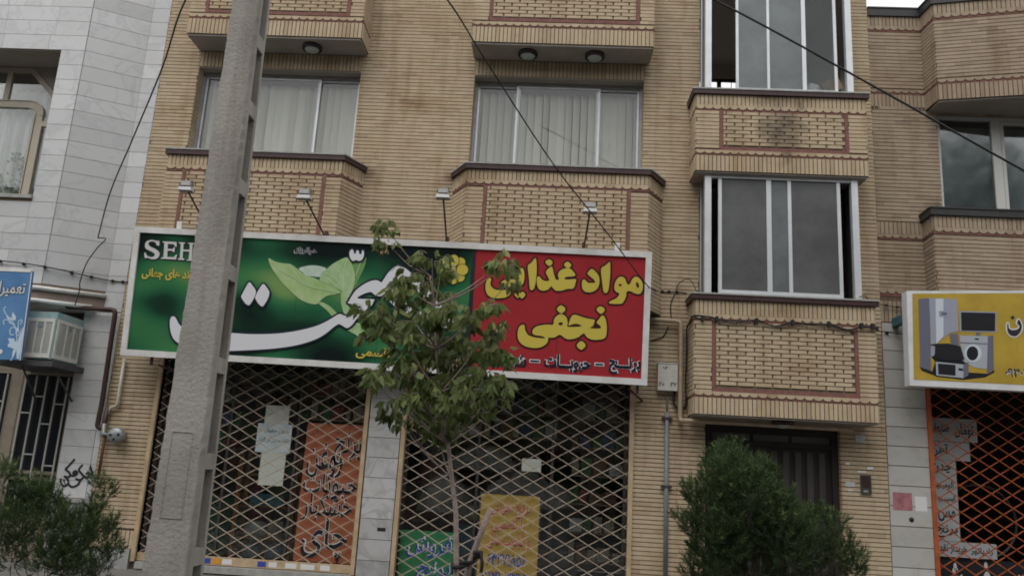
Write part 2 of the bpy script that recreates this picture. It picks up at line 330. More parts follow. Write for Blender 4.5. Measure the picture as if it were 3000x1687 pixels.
def run(th, material, p0, p1, z0, z1, openings=(), D=0.012, kind='brick', pitch=0.248, rg=random.Random(11)):
    L, ang = face(p0, p1); c, s = math.cos(ang), math.sin(ang)
    for k in range(int(z0 / ROW) - 1, int(z1 / ROW) + 1):
        a, b = max(z0, k * ROW + 0.0055), min(z1, (k + 1) * ROW - 0.0055)
        if b - a < 0.018: continue
        iv = [(0.0, L)]
        for (s0, s1, q0, q1) in openings:
            if q0 < (a + b) / 2 < q1:
                iv = [t for (u, v) in iv for t in ((u, min(v, s0)), (max(u, s1), v)) if t[1] - t[0] > 0.01]
        off = (k % 2) * pitch / 2 + rg.uniform(-0.03, 0.03)
        for (u, v) in iv:
            t = math.floor((u - off) / pitch) * pitch + off
            while t < v:
                q0, q1 = max(u, t), min(v, t + pitch - 0.0016)
                if q1 - q0 > 0.02: piece(th, kind, material, ('box', q1 - q0, D + rg.choice((0, 0, 0.001, 0.002)), b - a), p0[0] + c * q0, p0[1] + s * q0, a, ang)
                t += pitch
def soldier(th, material, p0, p1, z0, z1, D=0.012, kind='soldier_brick'):
    L, ang = face(p0, p1); n = max(1, round(L / 0.0615)); w_ = L / n; c, s = math.cos(ang), math.sin(ang)
    for i in range(n): piece(th, kind, material, ('box', w_ - 0.0115, D, z1 - z0 - 0.006), p0[0] + c * (i * w_ + 0.0058), p0[1] + s * (i * w_ + 0.0058), z0 + 0.003, ang)
def scallop(th, material, red, p0, p1, z0, z1, core, kind='scallop_tile'):
    L, ang = face(p0, p1); n = max(1, round(L / 0.126)); w_ = L / n; c, s = math.cos(ang), math.sin(ang); h = z1 - z0
    nx, ny = s, -c
    q = [(p0[0], p0[1]), (p1[0], p1[1]), (p1[0] + nx * 0.007, p1[1] + ny * 0.007), (p0[0] + nx * 0.007, p0[1] + ny * 0.007)]
    core.append((q, z0 + 0.002, z1 - 0.004))
    for i in range(n): piece(th, kind, material, ('sca', w_ - 0.003, 0.018, h * 0.68), p0[0] + c * (i * w_ + 0.0015), p0[1] + s * (i * w_ + 0.0015), z0 + h * 0.3, ang)
def panel(th, material, p0, p1, s0, s1, z0, z1, kind='panel_brick'):
    L, ang = face(p0, p1); c, s = math.cos(ang), math.sin(ang); pitch = 0.243; k = 0; z = z1 - ROW
    while z > z0 - 0.02:
        zz = max(z + 0.006, z0 + 0.003); H = z + ROW - 0.007 - zz; t = s0 - (k % 2) * pitch / 2 + 0.06 - pitch
        if H > 0.02:
            while t < s1:
                a, b = max(s0 + 0.003, t), min(s1 - 0.003, t + pitch - 0.018)
                if b - a > 0.03: piece(th, kind, material, ('pan', b - a, 0.021, H), p0[0] + c * a, p0[1] + s * a, zz, ang)
                t += pitch
        z -= ROW; k += 1
DATA={"S":{"corner":[[-0.0,1.887],[7.535,1.882],[7.553,-0.0],[0.003,0.002]],"inner":[[0.062,1.798],[7.462,1.789],[7.459,0.094],[0.098,0.094]],"divide":[[4.975,1.773],[5.048,0.032]],"word":[[0.673,0.507],[0.681,0.579],[0.711,0.599],[0.755,0.578],[0.82,0.484],[0.938,0.427],[1.164,0.408],[1.579,0.408],[1.868,0.405],[2.163,0.424],[2.382,0.455],[2.6,0.504],[2.815,0.574],[2.956,0.647],[3.039,0.702],[3.109,0.75],[3.152,0.764],[3.197,0.747],[3.257,0.74],[3.313,0.776],[3.382,0.83],[3.371,0.824],[3.45,0.881],[3.438,0.888],[3.255,0.924],[3.257,0.953],[3.296,1.034],[3.347,1.116],[3.441,1.199],[3.538,1.255],[3.608,1.276],[3.666,1.269],[3.704,1.249],[3.736,1.294],[3.787,1.383],[3.853,1.458],[3.908,1.493],[3.98,1.492],[4.084,1.441],[4.267,1.293],[4.494,1.118],[4.691,0.944],[4.793,0.807],[4.792,0.708],[4.711,0.648],[4.453,0.69],[4.162,0.773],[3.954,0.89],[3.831,0.998],[3.754,1.062],[3.698,1.048],[3.625,1.066],[3.579,1.099],[3.536,1.097],[3.452,1.064],[3.378,1.0],[3.615,1.001],[3.615,0.972],[3.596,0.917],[3.54,0.868],[3.447,0.778],[3.369,0.674],[3.331,0.615],[3.263,0.569],[3.173,0.609],[3.135,0.617],[3.1,0.596],[3.052,0.557],[2.97,0.48],[2.859,0.402],[2.689,0.327],[2.474,0.264],[2.184,0.212],[1.818,0.17],[1.575,0.149],[1.273,0.13],[1.032,0.151],[0.866,0.204],[0.754,0.276],[0.699,0.383]],"wordhole":[[4.009,1.294],[4.22,1.161],[4.431,1.001],[4.583,0.867],[4.616,0.798],[4.503,0.792],[4.298,0.866],[4.075,0.982],[3.938,1.089],[3.93,1.203]],"shadda":[[3.211,1.676],[3.243,1.708],[3.268,1.679],[3.278,1.643],[3.3,1.651],[3.311,1.696],[3.341,1.687],[3.352,1.646],[3.382,1.648],[3.392,1.7],[3.415,1.687],[3.421,1.62],[3.396,1.559],[3.353,1.542],[3.315,1.555],[3.272,1.538],[3.233,1.566],[3.21,1.624]],"dot1":[[1.78,1.154],[1.829,1.109],[1.879,1.052],[1.892,1.001],[1.87,0.919],[1.826,0.835],[1.798,0.819],[1.75,0.846],[1.685,0.927],[1.693,0.969],[1.729,1.059]],"dot2":[[1.983,1.139],[2.031,1.104],[2.082,1.041],[2.091,0.997],[2.072,0.915],[2.028,0.831],[2.004,0.811],[1.952,0.842],[1.892,0.92],[1.895,0.964],[1.925,1.04]],"leafA":[[2.026,1.517],[2.107,1.482],[2.229,1.456],[2.349,1.45],[2.428,1.409],[2.508,1.351],[2.603,1.289],[2.693,1.275],[2.785,1.24],[2.908,1.194],[3.031,1.142],[3.124,1.088],[3.112,1.058],[2.924,1.011],[2.828,0.925],[2.787,0.886],[2.668,0.895],[2.529,0.954],[2.385,1.064],[2.256,1.175],[2.155,1.289],[2.07,1.403]],"leafB":[[2.808,1.233],[2.823,1.323],[2.89,1.4],[2.973,1.479],[3.071,1.543],[3.157,1.584],[3.203,1.565],[3.289,1.421],[3.321,1.304],[3.316,1.186],[3.274,1.066],[3.236,0.991],[3.21,0.946],[3.149,0.972],[3.128,1.044],[3.139,1.089],[3.031,1.142],[2.908,1.194]],"leafC":[[3.218,1.565],[3.325,1.526],[3.381,1.559],[3.444,1.606],[3.456,1.548],[3.423,1.413],[3.361,1.262],[3.324,1.172],[3.328,1.305],[3.288,1.435]],"drop":[[2.482,1.387],[2.561,1.425],[2.663,1.445],[2.782,1.442],[2.89,1.408],[2.835,1.353],[2.804,1.285],[2.692,1.287],[2.603,1.289],[2.539,1.338]],"stem1":[[2.815,0.903],[2.873,0.92],[2.996,0.861],[3.092,0.778],[3.109,0.743],[3.053,0.711],[2.941,0.814]],"stem2":[[3.14,0.986],[3.221,0.99],[3.259,0.89],[3.312,0.79],[3.315,0.747],[3.258,0.729],[3.203,0.77],[3.156,0.884]],"stem3":[[3.227,0.567],[3.311,0.615],[3.426,0.651],[3.477,0.566],[3.584,0.514],[3.502,0.437],[3.381,0.488]],"veins":[[[2.092,1.479],[2.24,1.337],[2.427,1.258],[2.615,1.15],[3.096,1.072]],[[2.434,1.347],[2.529,1.204]],[[2.352,1.417],[2.436,1.318]],[[2.9,1.283],[3.137,1.118]],[[2.834,1.368],[3.019,1.289],[3.158,1.134]],[[2.975,1.449],[3.118,1.338],[3.169,1.178]],[[3.175,1.548],[3.144,1.384],[3.166,1.119]],[[3.229,1.521],[3.291,1.391],[3.279,1.184],[3.216,1.049]],[[3.384,1.529],[3.326,1.334]]],"S":[[0.344,1.629],[0.332,1.661],[0.281,1.679],[0.233,1.667],[0.221,1.634],[0.258,1.598],[0.343,1.565],[0.4,1.519],[0.403,1.463],[0.359,1.421],[0.287,1.417],[0.228,1.435],[0.196,1.424],[0.174,1.503],[0.195,1.504],[0.224,1.462],[0.283,1.444],[0.33,1.463],[0.331,1.5],[0.265,1.534],[0.193,1.565],[0.17,1.621],[0.192,1.675],[0.262,1.701],[0.32,1.693],[0.362,1.687],[0.377,1.695],[0.388,1.623],[0.366,1.622]],"E":[[0.43,1.687],[0.639,1.687],[0.65,1.617],[0.627,1.616],[0.602,1.653],[0.512,1.654],[0.517,1.582],[0.593,1.58],[0.607,1.605],[0.623,1.606],[0.626,1.539],[0.603,1.538],[0.588,1.553],[0.52,1.553],[0.525,1.461],[0.623,1.461],[0.651,1.5],[0.667,1.501],[0.659,1.428],[0.436,1.43],[0.438,1.446],[0.469,1.454],[0.459,1.666],[0.432,1.671]],"H":[[0.674,1.686],[0.769,1.686],[0.77,1.671],[0.747,1.665],[0.751,1.58],[0.845,1.582],[0.839,1.667],[0.816,1.67],[0.814,1.685],[0.907,1.685],[0.908,1.67],[0.882,1.664],[0.893,1.44],[0.917,1.436],[0.919,1.422],[0.822,1.42],[0.82,1.435],[0.847,1.441],[0.845,1.556],[0.751,1.555],[0.756,1.457],[0.781,1.45],[0.784,1.426],[0.687,1.426],[0.685,1.442],[0.713,1.45],[0.706,1.663],[0.676,1.67]],"yellow":[[[6.972,1.135],[6.991,1.157],[7.064,1.195],[7.103,1.246],[7.102,1.273],[7.06,1.292],[7.034,1.339],[7.041,1.415],[7.073,1.479],[7.119,1.509],[7.175,1.491],[7.208,1.417],[7.246,1.405],[7.278,1.476],[7.324,1.52],[7.379,1.502],[7.425,1.442],[7.435,1.373],[7.42,1.304],[7.381,1.274],[7.319,1.284],[7.264,1.309],[7.21,1.299],[7.206,1.237],[7.175,1.16],[7.135,1.123],[6.986,1.118]],[[6.947,1.709],[6.962,1.682],[6.968,1.529],[6.956,1.334],[6.938,1.278],[6.912,1.263],[6.883,1.289],[6.861,1.413],[6.835,1.606],[6.894,1.657]],[[6.698,1.599],[6.747,1.573],[6.805,1.507],[6.822,1.424],[6.806,1.34],[6.76,1.29],[6.693,1.263],[6.624,1.269],[6.584,1.315],[6.574,1.398],[6.589,1.44],[6.623,1.435],[6.652,1.402],[6.714,1.398],[6.762,1.41],[6.739,1.448],[6.69,1.487],[6.646,1.533]],[[5.942,1.448],[5.97,1.45],[6.006,1.41],[6.062,1.392],[6.11,1.408],[6.079,1.469],[6.055,1.531],[6.127,1.604],[6.149,1.578],[6.174,1.488],[6.205,1.42],[6.246,1.429],[6.229,1.491],[6.254,1.548],[6.321,1.586],[6.404,1.584],[6.469,1.517],[6.47,1.49],[6.423,1.476],[6.354,1.467],[6.321,1.44],[6.37,1.429],[6.483,1.442],[6.485,1.4],[6.458,1.309],[6.376,1.297],[6.282,1.265],[6.2,1.267],[6.142,1.32],[6.103,1.276],[6.035,1.252],[5.973,1.269],[5.942,1.323],[5.931,1.406]],[[6.091,1.707],[6.144,1.668],[6.102,1.61],[6.041,1.663]],[[6.357,1.686],[6.412,1.64],[6.366,1.589],[6.307,1.641]],[[5.887,1.711],[5.909,1.684],[5.924,1.531],[5.914,1.336],[5.89,1.265],[5.863,1.252],[5.839,1.276],[5.82,1.414],[5.793,1.594],[5.835,1.638]],[[5.715,1.562],[5.742,1.522],[5.754,1.425],[5.741,1.341],[5.696,1.29],[5.608,1.264],[5.573,1.262],[5.576,1.207],[5.538,1.149],[5.451,1.117],[5.34,1.111],[5.256,1.141],[5.217,1.202],[5.205,1.285],[5.221,1.362],[5.254,1.392],[5.282,1.38],[5.272,1.316],[5.297,1.262],[5.361,1.23],[5.458,1.229],[5.519,1.246],[5.469,1.271],[5.426,1.296],[5.436,1.353],[5.517,1.392],[5.614,1.39],[5.683,1.4],[5.651,1.461],[5.635,1.509],[5.674,1.546]],[[5.665,1.219],[5.713,1.179],[5.677,1.129],[5.622,1.182]],[[5.737,1.222],[5.78,1.183],[5.735,1.125],[5.696,1.172]],[[6.885,0.945],[6.927,0.906],[6.952,0.798],[6.951,0.675],[6.926,0.626],[6.859,0.602],[6.751,0.596],[6.675,0.633],[6.632,0.678],[6.56,0.62],[6.466,0.587],[6.384,0.59],[6.3,0.64],[6.234,0.602],[6.166,0.591],[6.139,0.59],[6.135,0.535],[6.09,0.478],[5.997,0.439],[5.874,0.439],[5.776,0.474],[5.718,0.539],[5.702,0.634],[5.721,0.718],[5.761,0.754],[5.796,0.742],[5.806,0.681],[5.851,0.615],[5.934,0.585],[6.03,0.577],[6.092,0.58],[6.056,0.606],[5.946,0.617],[5.91,0.646],[5.921,0.701],[5.98,0.745],[6.102,0.773],[6.197,0.778],[6.207,0.854],[6.259,0.918],[6.326,0.929],[6.383,0.884],[6.401,0.809],[6.41,0.758],[6.6,0.776],[6.53,0.808],[6.456,0.792],[6.419,0.776],[6.42,0.824],[6.45,0.908],[6.497,0.935],[6.573,0.915],[6.669,0.892],[6.772,0.877],[6.774,0.843],[6.756,0.788],[6.716,0.758],[6.798,0.753],[6.872,0.767],[6.85,0.806],[6.808,0.838],[6.846,0.902]],[[6.295,1.058],[6.361,1.006],[6.305,0.942],[6.238,1.0]],[[6.852,1.074],[6.915,1.029],[6.863,0.965],[6.797,1.023]],[[6.603,0.568],[6.669,0.51],[6.609,0.445],[6.542,0.503]]],"holes":[[[7.09,1.39],[7.117,1.404],[7.138,1.392],[7.118,1.375]],[[7.338,1.43],[7.354,1.445],[7.375,1.412],[7.381,1.377],[7.359,1.369],[7.339,1.403]],[[6.271,0.802],[6.305,0.818],[6.333,0.806],[6.314,0.777],[6.279,0.782]]],"flower":[[[4.689,1.602],[4.686,1.575],[4.672,1.552],[4.65,1.536],[4.623,1.529],[4.595,1.533],[4.571,1.547],[4.554,1.568],[4.547,1.594],[4.55,1.621],[4.564,1.644],[4.586,1.66],[4.613,1.667],[4.641,1.663],[4.665,1.649],[4.682,1.628]],[[4.894,1.605],[4.89,1.578],[4.877,1.555],[4.856,1.539],[4.83,1.532],[4.803,1.536],[4.78,1.55],[4.764,1.572],[4.757,1.598],[4.76,1.624],[4.774,1.647],[4.795,1.664],[4.821,1.67],[4.847,1.666],[4.87,1.652],[4.887,1.631]],[[4.9,1.39],[4.897,1.363],[4.884,1.34],[4.863,1.324],[4.837,1.318],[4.81,1.322],[4.787,1.335],[4.771,1.357],[4.764,1.383],[4.768,1.409],[4.781,1.432],[4.802,1.448],[4.828,1.455],[4.854,1.451],[4.877,1.437],[4.894,1.416]],[[4.709,1.38],[4.705,1.353],[4.692,1.33],[4.671,1.314],[4.645,1.308],[4.618,1.312],[4.595,1.325],[4.579,1.347],[4.572,1.373],[4.575,1.399],[4.589,1.422],[4.61,1.438],[4.636,1.445],[4.662,1.441],[4.685,1.427],[4.702,1.406]],[[4.802,1.625],[4.799,1.592],[4.784,1.565],[4.762,1.545],[4.734,1.538],[4.705,1.542],[4.68,1.559],[4.662,1.585],[4.654,1.617],[4.657,1.649],[4.672,1.677],[4.695,1.696],[4.723,1.704],[4.751,1.699],[4.777,1.682],[4.795,1.656]],[[4.943,1.497],[4.939,1.466],[4.923,1.44],[4.897,1.421],[4.866,1.414],[4.834,1.418],[4.806,1.434],[4.787,1.458],[4.778,1.488],[4.783,1.519],[4.799,1.545],[4.825,1.564],[4.856,1.571],[4.888,1.567],[4.916,1.551],[4.935,1.526]],[[4.801,1.363],[4.798,1.331],[4.783,1.304],[4.761,1.284],[4.733,1.277],[4.704,1.281],[4.679,1.298],[4.661,1.324],[4.653,1.355],[4.657,1.387],[4.671,1.415],[4.694,1.434],[4.722,1.442],[4.75,1.437],[4.775,1.421],[4.793,1.395]],[[4.684,1.489],[4.68,1.46],[4.664,1.434],[4.64,1.417],[4.61,1.409],[4.579,1.413],[4.552,1.428],[4.533,1.452],[4.524,1.481],[4.529,1.51],[4.544,1.536],[4.569,1.554],[4.599,1.561],[4.63,1.557],[4.657,1.542],[4.676,1.518]],[[4.768,1.493],[4.766,1.48],[4.759,1.468],[4.748,1.459],[4.735,1.456],[4.721,1.458],[4.709,1.465],[4.701,1.476],[4.697,1.49],[4.699,1.504],[4.706,1.516],[4.717,1.524],[4.73,1.527],[4.744,1.525],[4.756,1.518],[4.764,1.507]]],"t_brand":[0.175,1.117,0.973,1.285],"t_raz":[2.38,1.589,2.727,1.706],"t_name":[3.421,0.148,3.946,0.316],"t_rice":[7.004,0.129,7.447,0.378],"t_bean":[6.097,0.117,6.753,0.367],"t_dill":[5.375,0.098,5.851,0.329],"t_d1":[6.815,0.242,6.928,0.267],"t_d2":[5.901,0.238,6.031,0.263],"axes":[[-6.2,-0.5,2.965],[1.0,0.0,-0.0069],[0.0069,-0.1008,0.9949]]},"B":{"outer":[[4.922,4.41],[6.519,4.49],[6.406,3.087],[4.9,3.086]],"fridgeside":[[5.075,4.302],[5.22,4.32],[5.21,3.849],[5.19,3.303],[5.047,3.34]],"fridge":[[5.22,4.32],[5.351,4.323],[5.601,4.321],[5.589,3.867],[5.474,3.839],[5.27,3.673],[5.261,3.517],[5.201,3.492],[5.214,3.827]],"fridge2":[[5.307,4.313],[5.416,4.322],[5.385,3.79],[5.281,3.673]],"panel":[[5.343,4.144],[5.477,4.147],[5.472,4.065],[5.341,4.059]],"panel2":[[5.374,4.126],[5.448,4.127],[5.446,4.088],[5.372,4.087]],"tv":[[5.624,4.157],[6.124,4.164],[6.102,3.876],[5.614,3.869]],"tvs":[[5.644,4.139],[6.108,4.149],[6.086,3.894],[5.633,3.881]],"tvf":[[5.831,3.862],[5.885,3.865],[5.887,3.826],[5.823,3.823]],"wash":[[5.607,3.812],[5.984,3.819],[5.94,3.363],[5.766,3.376],[5.612,3.468]],"washside":[[5.984,3.819],[6.057,3.834],[6.031,3.368],[5.936,3.297],[5.94,3.363]],"washline":[[5.601,3.717],[5.971,3.718],[5.97,3.705],[5.6,3.702]],"washdisp":[[5.809,3.783],[5.858,3.783],[5.856,3.76],[5.808,3.761]],"ring":[[5.884,3.579],[5.878,3.547],[5.864,3.517],[5.844,3.491],[5.819,3.47],[5.79,3.456],[5.76,3.451],[5.73,3.453],[5.703,3.464],[5.681,3.482],[5.664,3.507],[5.654,3.536],[5.652,3.567],[5.658,3.599],[5.672,3.629],[5.692,3.655],[5.717,3.676],[5.746,3.69],[5.777,3.696],[5.806,3.693],[5.833,3.682],[5.856,3.664],[5.873,3.639],[5.882,3.61]],"porth":[[5.837,3.573],[5.832,3.548],[5.823,3.524],[5.809,3.503],[5.792,3.486],[5.773,3.476],[5.753,3.471],[5.733,3.474],[5.715,3.483],[5.7,3.497],[5.689,3.517],[5.683,3.54],[5.682,3.565],[5.686,3.591],[5.696,3.615],[5.709,3.636],[5.726,3.652],[5.746,3.663],[5.766,3.667],[5.786,3.665],[5.804,3.656],[5.819,3.641],[5.83,3.621],[5.836,3.598]],"pot":[[5.183,3.66],[5.27,3.678],[5.443,3.69],[5.571,3.665],[5.608,3.656],[5.644,3.48],[5.579,3.455],[5.343,3.454],[5.217,3.492],[5.251,3.527],[5.263,3.645]],"pot2":[[5.473,3.826],[5.581,3.831],[5.581,3.666],[5.485,3.672]],"micro":[[5.256,3.428],[5.624,3.408],[5.612,3.22],[5.254,3.241]],"micros":[[5.624,3.408],[5.696,3.45],[5.683,3.262],[5.612,3.22]],"microd":[[5.285,3.405],[5.519,3.397],[5.51,3.248],[5.28,3.258]],"mbtn":[[5.556,3.355],[5.617,3.352],[5.615,3.319],[5.554,3.324]],"shadow":[[5.037,3.351],[5.205,3.293],[5.256,3.428],[5.201,3.503],[5.687,3.471],[5.676,3.306],[5.952,3.298],[6.036,3.357],[6.039,3.324],[5.906,3.246],[5.615,3.199],[5.265,3.225],[5.066,3.297]],"noon":[[6.252,3.944],[6.26,4.007],[6.273,4.007],[6.273,3.957],[6.292,3.93],[6.34,3.921],[6.395,3.94],[6.419,3.969],[6.41,3.997],[6.39,4.018],[6.416,4.076],[6.444,4.021],[6.447,3.954],[6.411,3.879],[6.355,3.837],[6.291,3.846],[6.257,3.889]],"noondot":[[6.34,4.129],[6.367,4.1],[6.337,4.067],[6.308,4.096]],"phone":[[6.178,3.276],[6.49,3.402]]},"L":{"outer":[[-8.093,4.038],[-7.415,4.039],[-7.342,2.769],[-7.83,2.759]],"text":[[-8.005,3.644],[-7.46,3.871]],"flor":[[[-7.474,2.756],[-7.431,2.896],[-7.457,3.104],[-7.513,3.242],[-7.586,3.323],[-7.674,3.403],[-7.717,3.472],[-7.694,3.502]],[[-7.477,3.131],[-7.452,3.188],[-7.493,3.214],[-7.55,3.212],[-7.57,3.169],[-7.545,3.114],[-7.503,3.116]],[[-7.513,3.242],[-7.578,3.281],[-7.613,3.314],[-7.672,3.319],[-7.686,3.283],[-7.666,3.255]],[[-7.443,3.105],[-7.407,3.177],[-7.38,3.22]],[[-7.441,3.021],[-7.509,3.004],[-7.553,2.974],[-7.539,2.94]],[[-7.44,3.161],[-7.463,3.244],[-7.467,3.3],[-7.437,3.33],[-7.417,3.303],[-7.439,3.266]]],"leaves":[[[-7.58,3.436],[-7.516,3.369],[-7.514,3.319],[-7.571,3.316],[-7.583,3.379]],[[-7.669,3.375],[-7.585,3.351],[-7.571,3.316],[-7.63,3.328]],[[-7.625,3.3],[-7.571,3.281],[-7.574,3.26]],[[-7.575,3.063],[-7.478,3.061],[-7.471,2.992],[-7.535,2.988]],[[-7.473,2.894],[-7.455,2.912],[-7.449,2.881]],[[-7.373,3.22],[-7.418,3.12],[-7.437,2.965],[-7.395,2.787],[-7.364,2.775],[-7.359,2.858],[-7.369,3.052]]],"o":[-7.642,2.869]},"G":[[[-6.653,1.378],[-6.601,1.242]],[[-6.634,1.155],[-6.625,1.148]],[[-6.781,1.386],[-6.819,1.322],[-6.768,1.267],[-6.73,1.238],[-6.678,1.218],[-6.651,1.25],[-6.674,1.288],[-6.695,1.271]],[[-6.836,1.19],[-6.793,1.177],[-6.747,1.195],[-6.734,1.234]],[[-6.768,1.174],[-6.779,1.147],[-6.804,1.103],[-6.88,1.072],[-6.945,1.118]],[[-6.913,1.461],[-6.988,1.356],[-7.017,1.315],[-6.962,1.279],[-6.935,1.242],[-6.954,1.21],[-7.016,1.215]],[[-6.935,1.242],[-6.892,1.229],[-6.846,1.247],[-6.835,1.279],[-6.868,1.3],[-6.896,1.275],[-6.877,1.247]],[[-7.016,1.215],[-6.959,1.172],[-6.945,1.118],[-6.995,1.077],[-7.05,1.113],[-7.065,1.173]],[[-7.017,1.164],[-7.011,1.157]]],"T":[[-1.384,3.467,0.091],[-1.374,3.353,0.045],[-1.009,3.25,0.103],[-1.277,3.132,0.116],[-1.156,3.072,0.141],[-1.011,3.026,0.128],[-0.931,3.148,0.09],[-1.261,2.95,0.115],[-1.478,2.797,0.127],[-1.537,2.743,0.076],[-1.346,2.752,0.102],[-1.099,2.841,0.14],[-0.907,2.837,0.114],[-1.002,2.743,0.152],[-0.85,2.75,0.126],[-0.578,2.84,0.113],[-0.648,2.747,0.113],[-0.518,2.689,0.088],[-0.454,2.667,0.05],[-1.398,2.621,0.139],[-1.233,2.629,0.114],[-1.138,2.545,0.126],[-0.94,2.593,0.138],[-0.763,2.589,0.125],[-0.551,2.612,0.088],[-1.23,2.44,0.113],[-1.066,2.435,0.138],[-1.206,2.316,0.137],[-1.392,2.281,0.1],[-1.361,2.221,0.075],[-1.078,2.285,0.15],[-0.921,2.355,0.137],[-0.751,2.426,0.15],[-0.629,2.47,0.125],[-0.431,2.492,0.1],[-0.368,2.47,0.075],[-0.668,2.306,0.149],[-0.518,2.289,0.136],[-0.415,2.22,0.111],[-0.422,2.134,0.074],[-0.859,2.197,0.161],[-1.006,2.165,0.136],[-1.072,2.063,0.124],[-1.242,2.018,0.087],[-1.149,1.937,0.099],[-0.934,2.034,0.16],[-0.789,2.078,0.16],[-0.631,2.123,0.135],[-0.575,2.028,0.098],[-0.839,1.93,0.135],[-0.882,1.843,0.073],[-0.426,3.263,0.102],[-0.432,3.158,0.089],[-0.379,3.108,0.051]],"SR":[[1.485,1.901,0.071],[1.485,1.807,0.134],[1.563,1.734,0.18],[1.406,1.648,0.18],[1.68,1.663,0.179],[1.797,1.693,0.094],[1.211,1.522,0.102],[1.172,1.573,0.031],[1.406,1.495,0.218],[1.64,1.508,0.233],[1.159,1.291,0.085],[1.104,1.326,0.039],[1.213,1.294,0.062],[1.368,1.303,0.217],[1.91,1.501,0.101],[1.87,1.407,0.17],[2.062,1.396,0.154],[2.178,1.425,0.077],[2.292,1.371,0.084],[2.251,1.279,0.168],[1.944,1.224,0.245],[1.637,1.243,0.246],[1.406,1.118,0.231],[2.362,1.174,0.137],[2.434,1.068,0.114],[2.093,1.048,0.266],[1.712,0.988,0.267],[1.406,0.933,0.245],[1.215,0.922,0.1],[2.469,0.982,0.091]],"SL":[[-4.545,1.292,0.162],[-4.631,1.407,0.088],[-4.34,1.209,0.161],[-4.249,1.191,0.136],[-4.449,1.121,0.223],[-4.156,1.161,0.087],[-3.716,1.244,0.105],[-3.711,1.327,0.062],[-3.712,1.151,0.086],[-3.754,1.067,0.098],[-3.889,0.989,0.147],[-3.842,1.004,0.123],[-3.685,0.955,0.134],[-3.646,1.015,0.073],[-4.032,1.028,0.111],[-4.155,1.021,0.185],[-4.324,0.93,0.221],[-4.447,0.922,0.222],[-4.029,0.877,0.196],[-3.866,0.864,0.171],[-3.757,0.87,0.159],[-3.557,0.779,0.085],[-3.604,0.765,0.085],[-4.041,0.739,0.195],[-3.856,0.739,0.182],[-3.723,0.679,0.145],[-3.859,0.614,0.145],[-4.474,0.679,0.147],[-4.107,0.633,0.097],[-3.77,0.597,0.133]]}
# ------------------------------------------------------------------ palette
m_brick = brick_mat('cream_brick', [(0, (.385, .295, .2)), (.1, (.435, .348, .238)), (.5, (.465, .377, .26)), (.85, (.48, .392, .272)), (1, (.475, .362, .265))],
                    [((3.25, -.5, 6.78), (.42, .3, .6), (.3, .3, .32)), ((3.3, -.5, 7.3), (.7, .3, .2), (.5, .47, .45)), ((-1.62, 0, 6.05), (.35, .5, .22), (.45, .4, .38)), ((-2.95, 0, 6.05), (.22, .5, .25), (.5, .46, .44)),
                     ((-2.3, 0, 7.25), (.6, .3, .25), (.7, .6, .52)), ((-1.4, -.45, 5.95), (.5, .3, .25), (.62, .57, .53)), ((3.2, -.5, 4.05), (1.1, .3, .25), (.72, .68, .62))])
m_mortar = mat('dark_mortar', (.145, .11, .083), .95, noise=(30, .4), spec=.1)
m_pback = mat('panel_joint', (.185, .138, .098), .95, noise=(20, .3), spec=.1)
m_redtrim = mat('red_brown_trim', (.22, .105, .088), .8, noise=(14, .3), spec=.2)
m_plaster = mat('soffit_plaster', (.3, .27, .235), .9, noise=(3, .15), bump=(40, .2))
m_sill = mat('maroon_stone_sill', (.055, .024, .026), .45, noise=(8, .4)); m_silltop = mat('grey_stone_cap', (.34, .34, .32), .6, noise=(10, .3))
m_alu = mat('aluminium', (.62, .64, .66), .38, noise=(4, .12), metal=.35); m_alud = mat('aluminium_dull', (.36, .36, .35), .45, noise=(4, .2), metal=.35)
m_room = mat('room_wall', (.5, .47, .42), .9); m_slat = mat('blind_fabric', (.72, .71, .64), .8, tint=.1)
m_glass = glass_mat('window_glass', (.93, .94, .93), refl=.45); m_shopglass = glass_mat('shop_glass', (.95, .96, .95), refl=.9)
m_frost = mat('frosted_glass', (.1, .105, .104), .34, noise=(1.3, .45), bump=(25, .06), spec=.55)
m_frostl = mat('frosted_glass_pale', (.15, .17, .175), .3, noise=(1.5, .35), bump=(25, .06), spec=.55)
m_hazy = mat('hazy_glass', (.12, .135, .14), .2, noise=(1.5, .35), spec=.55); m_hazy.node_tree.nodes['Principled BSDF'].inputs['Alpha'].default_value = .32
m_beige = mat('beige_paint', (.47, .36, .23), .5, noise=(6, .25, (.36, .26, .16))); m_lattice = mat('beige_lattice_paint', (.41, .365, .3), .5, noise=(10, .4, (.3, .23, .17)))
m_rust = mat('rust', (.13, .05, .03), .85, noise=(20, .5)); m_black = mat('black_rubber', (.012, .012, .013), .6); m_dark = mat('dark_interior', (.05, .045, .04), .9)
m_white = mat('white_paint', (.7, .7, .7), .4, noise=(4, .16, (.56, .55, .52))); m_conc = mat('concrete', (.385, .365, .335), .92, noise=(2.2, .2), bump=(45, .35), spec=.2); streaks(m_conc, col=(.68, .65, .61))
m_marble = marble_mat('white_stone', (.525, .53, .533), (.37, .38, .39), 1.3, .035, .15); m_marble2 = marble_mat('veined_marble', (.46, .46, .46), (.27, .26, .26), 2.2, .06, .35)
m_marble3 = marble_mat('cream_stone', (.44, .435, .42), (.42, .38, .33), 1.5, .03, .4); m_grout = mat('stone_grout', (.27, .2, .14), .95)
m_doorm = mat('dark_brown_metal', (.028, .022, .02), .45, noise=(3, .3)); m_doorp = mat('dark_grey_panel', (.06, .058, .058), .4, noise=(4, .3))
m_asph = mat('asphalt', (.05, .05, .052), .9, noise=(3, .3), bump=(60, .4)); m_pave = mat('pavement_tiles', (.14, .135, .125), .9, noise=(3, .25)); m_kerb = mat('kerb_stone', (.28, .27, .25), .9, noise=(4, .2))
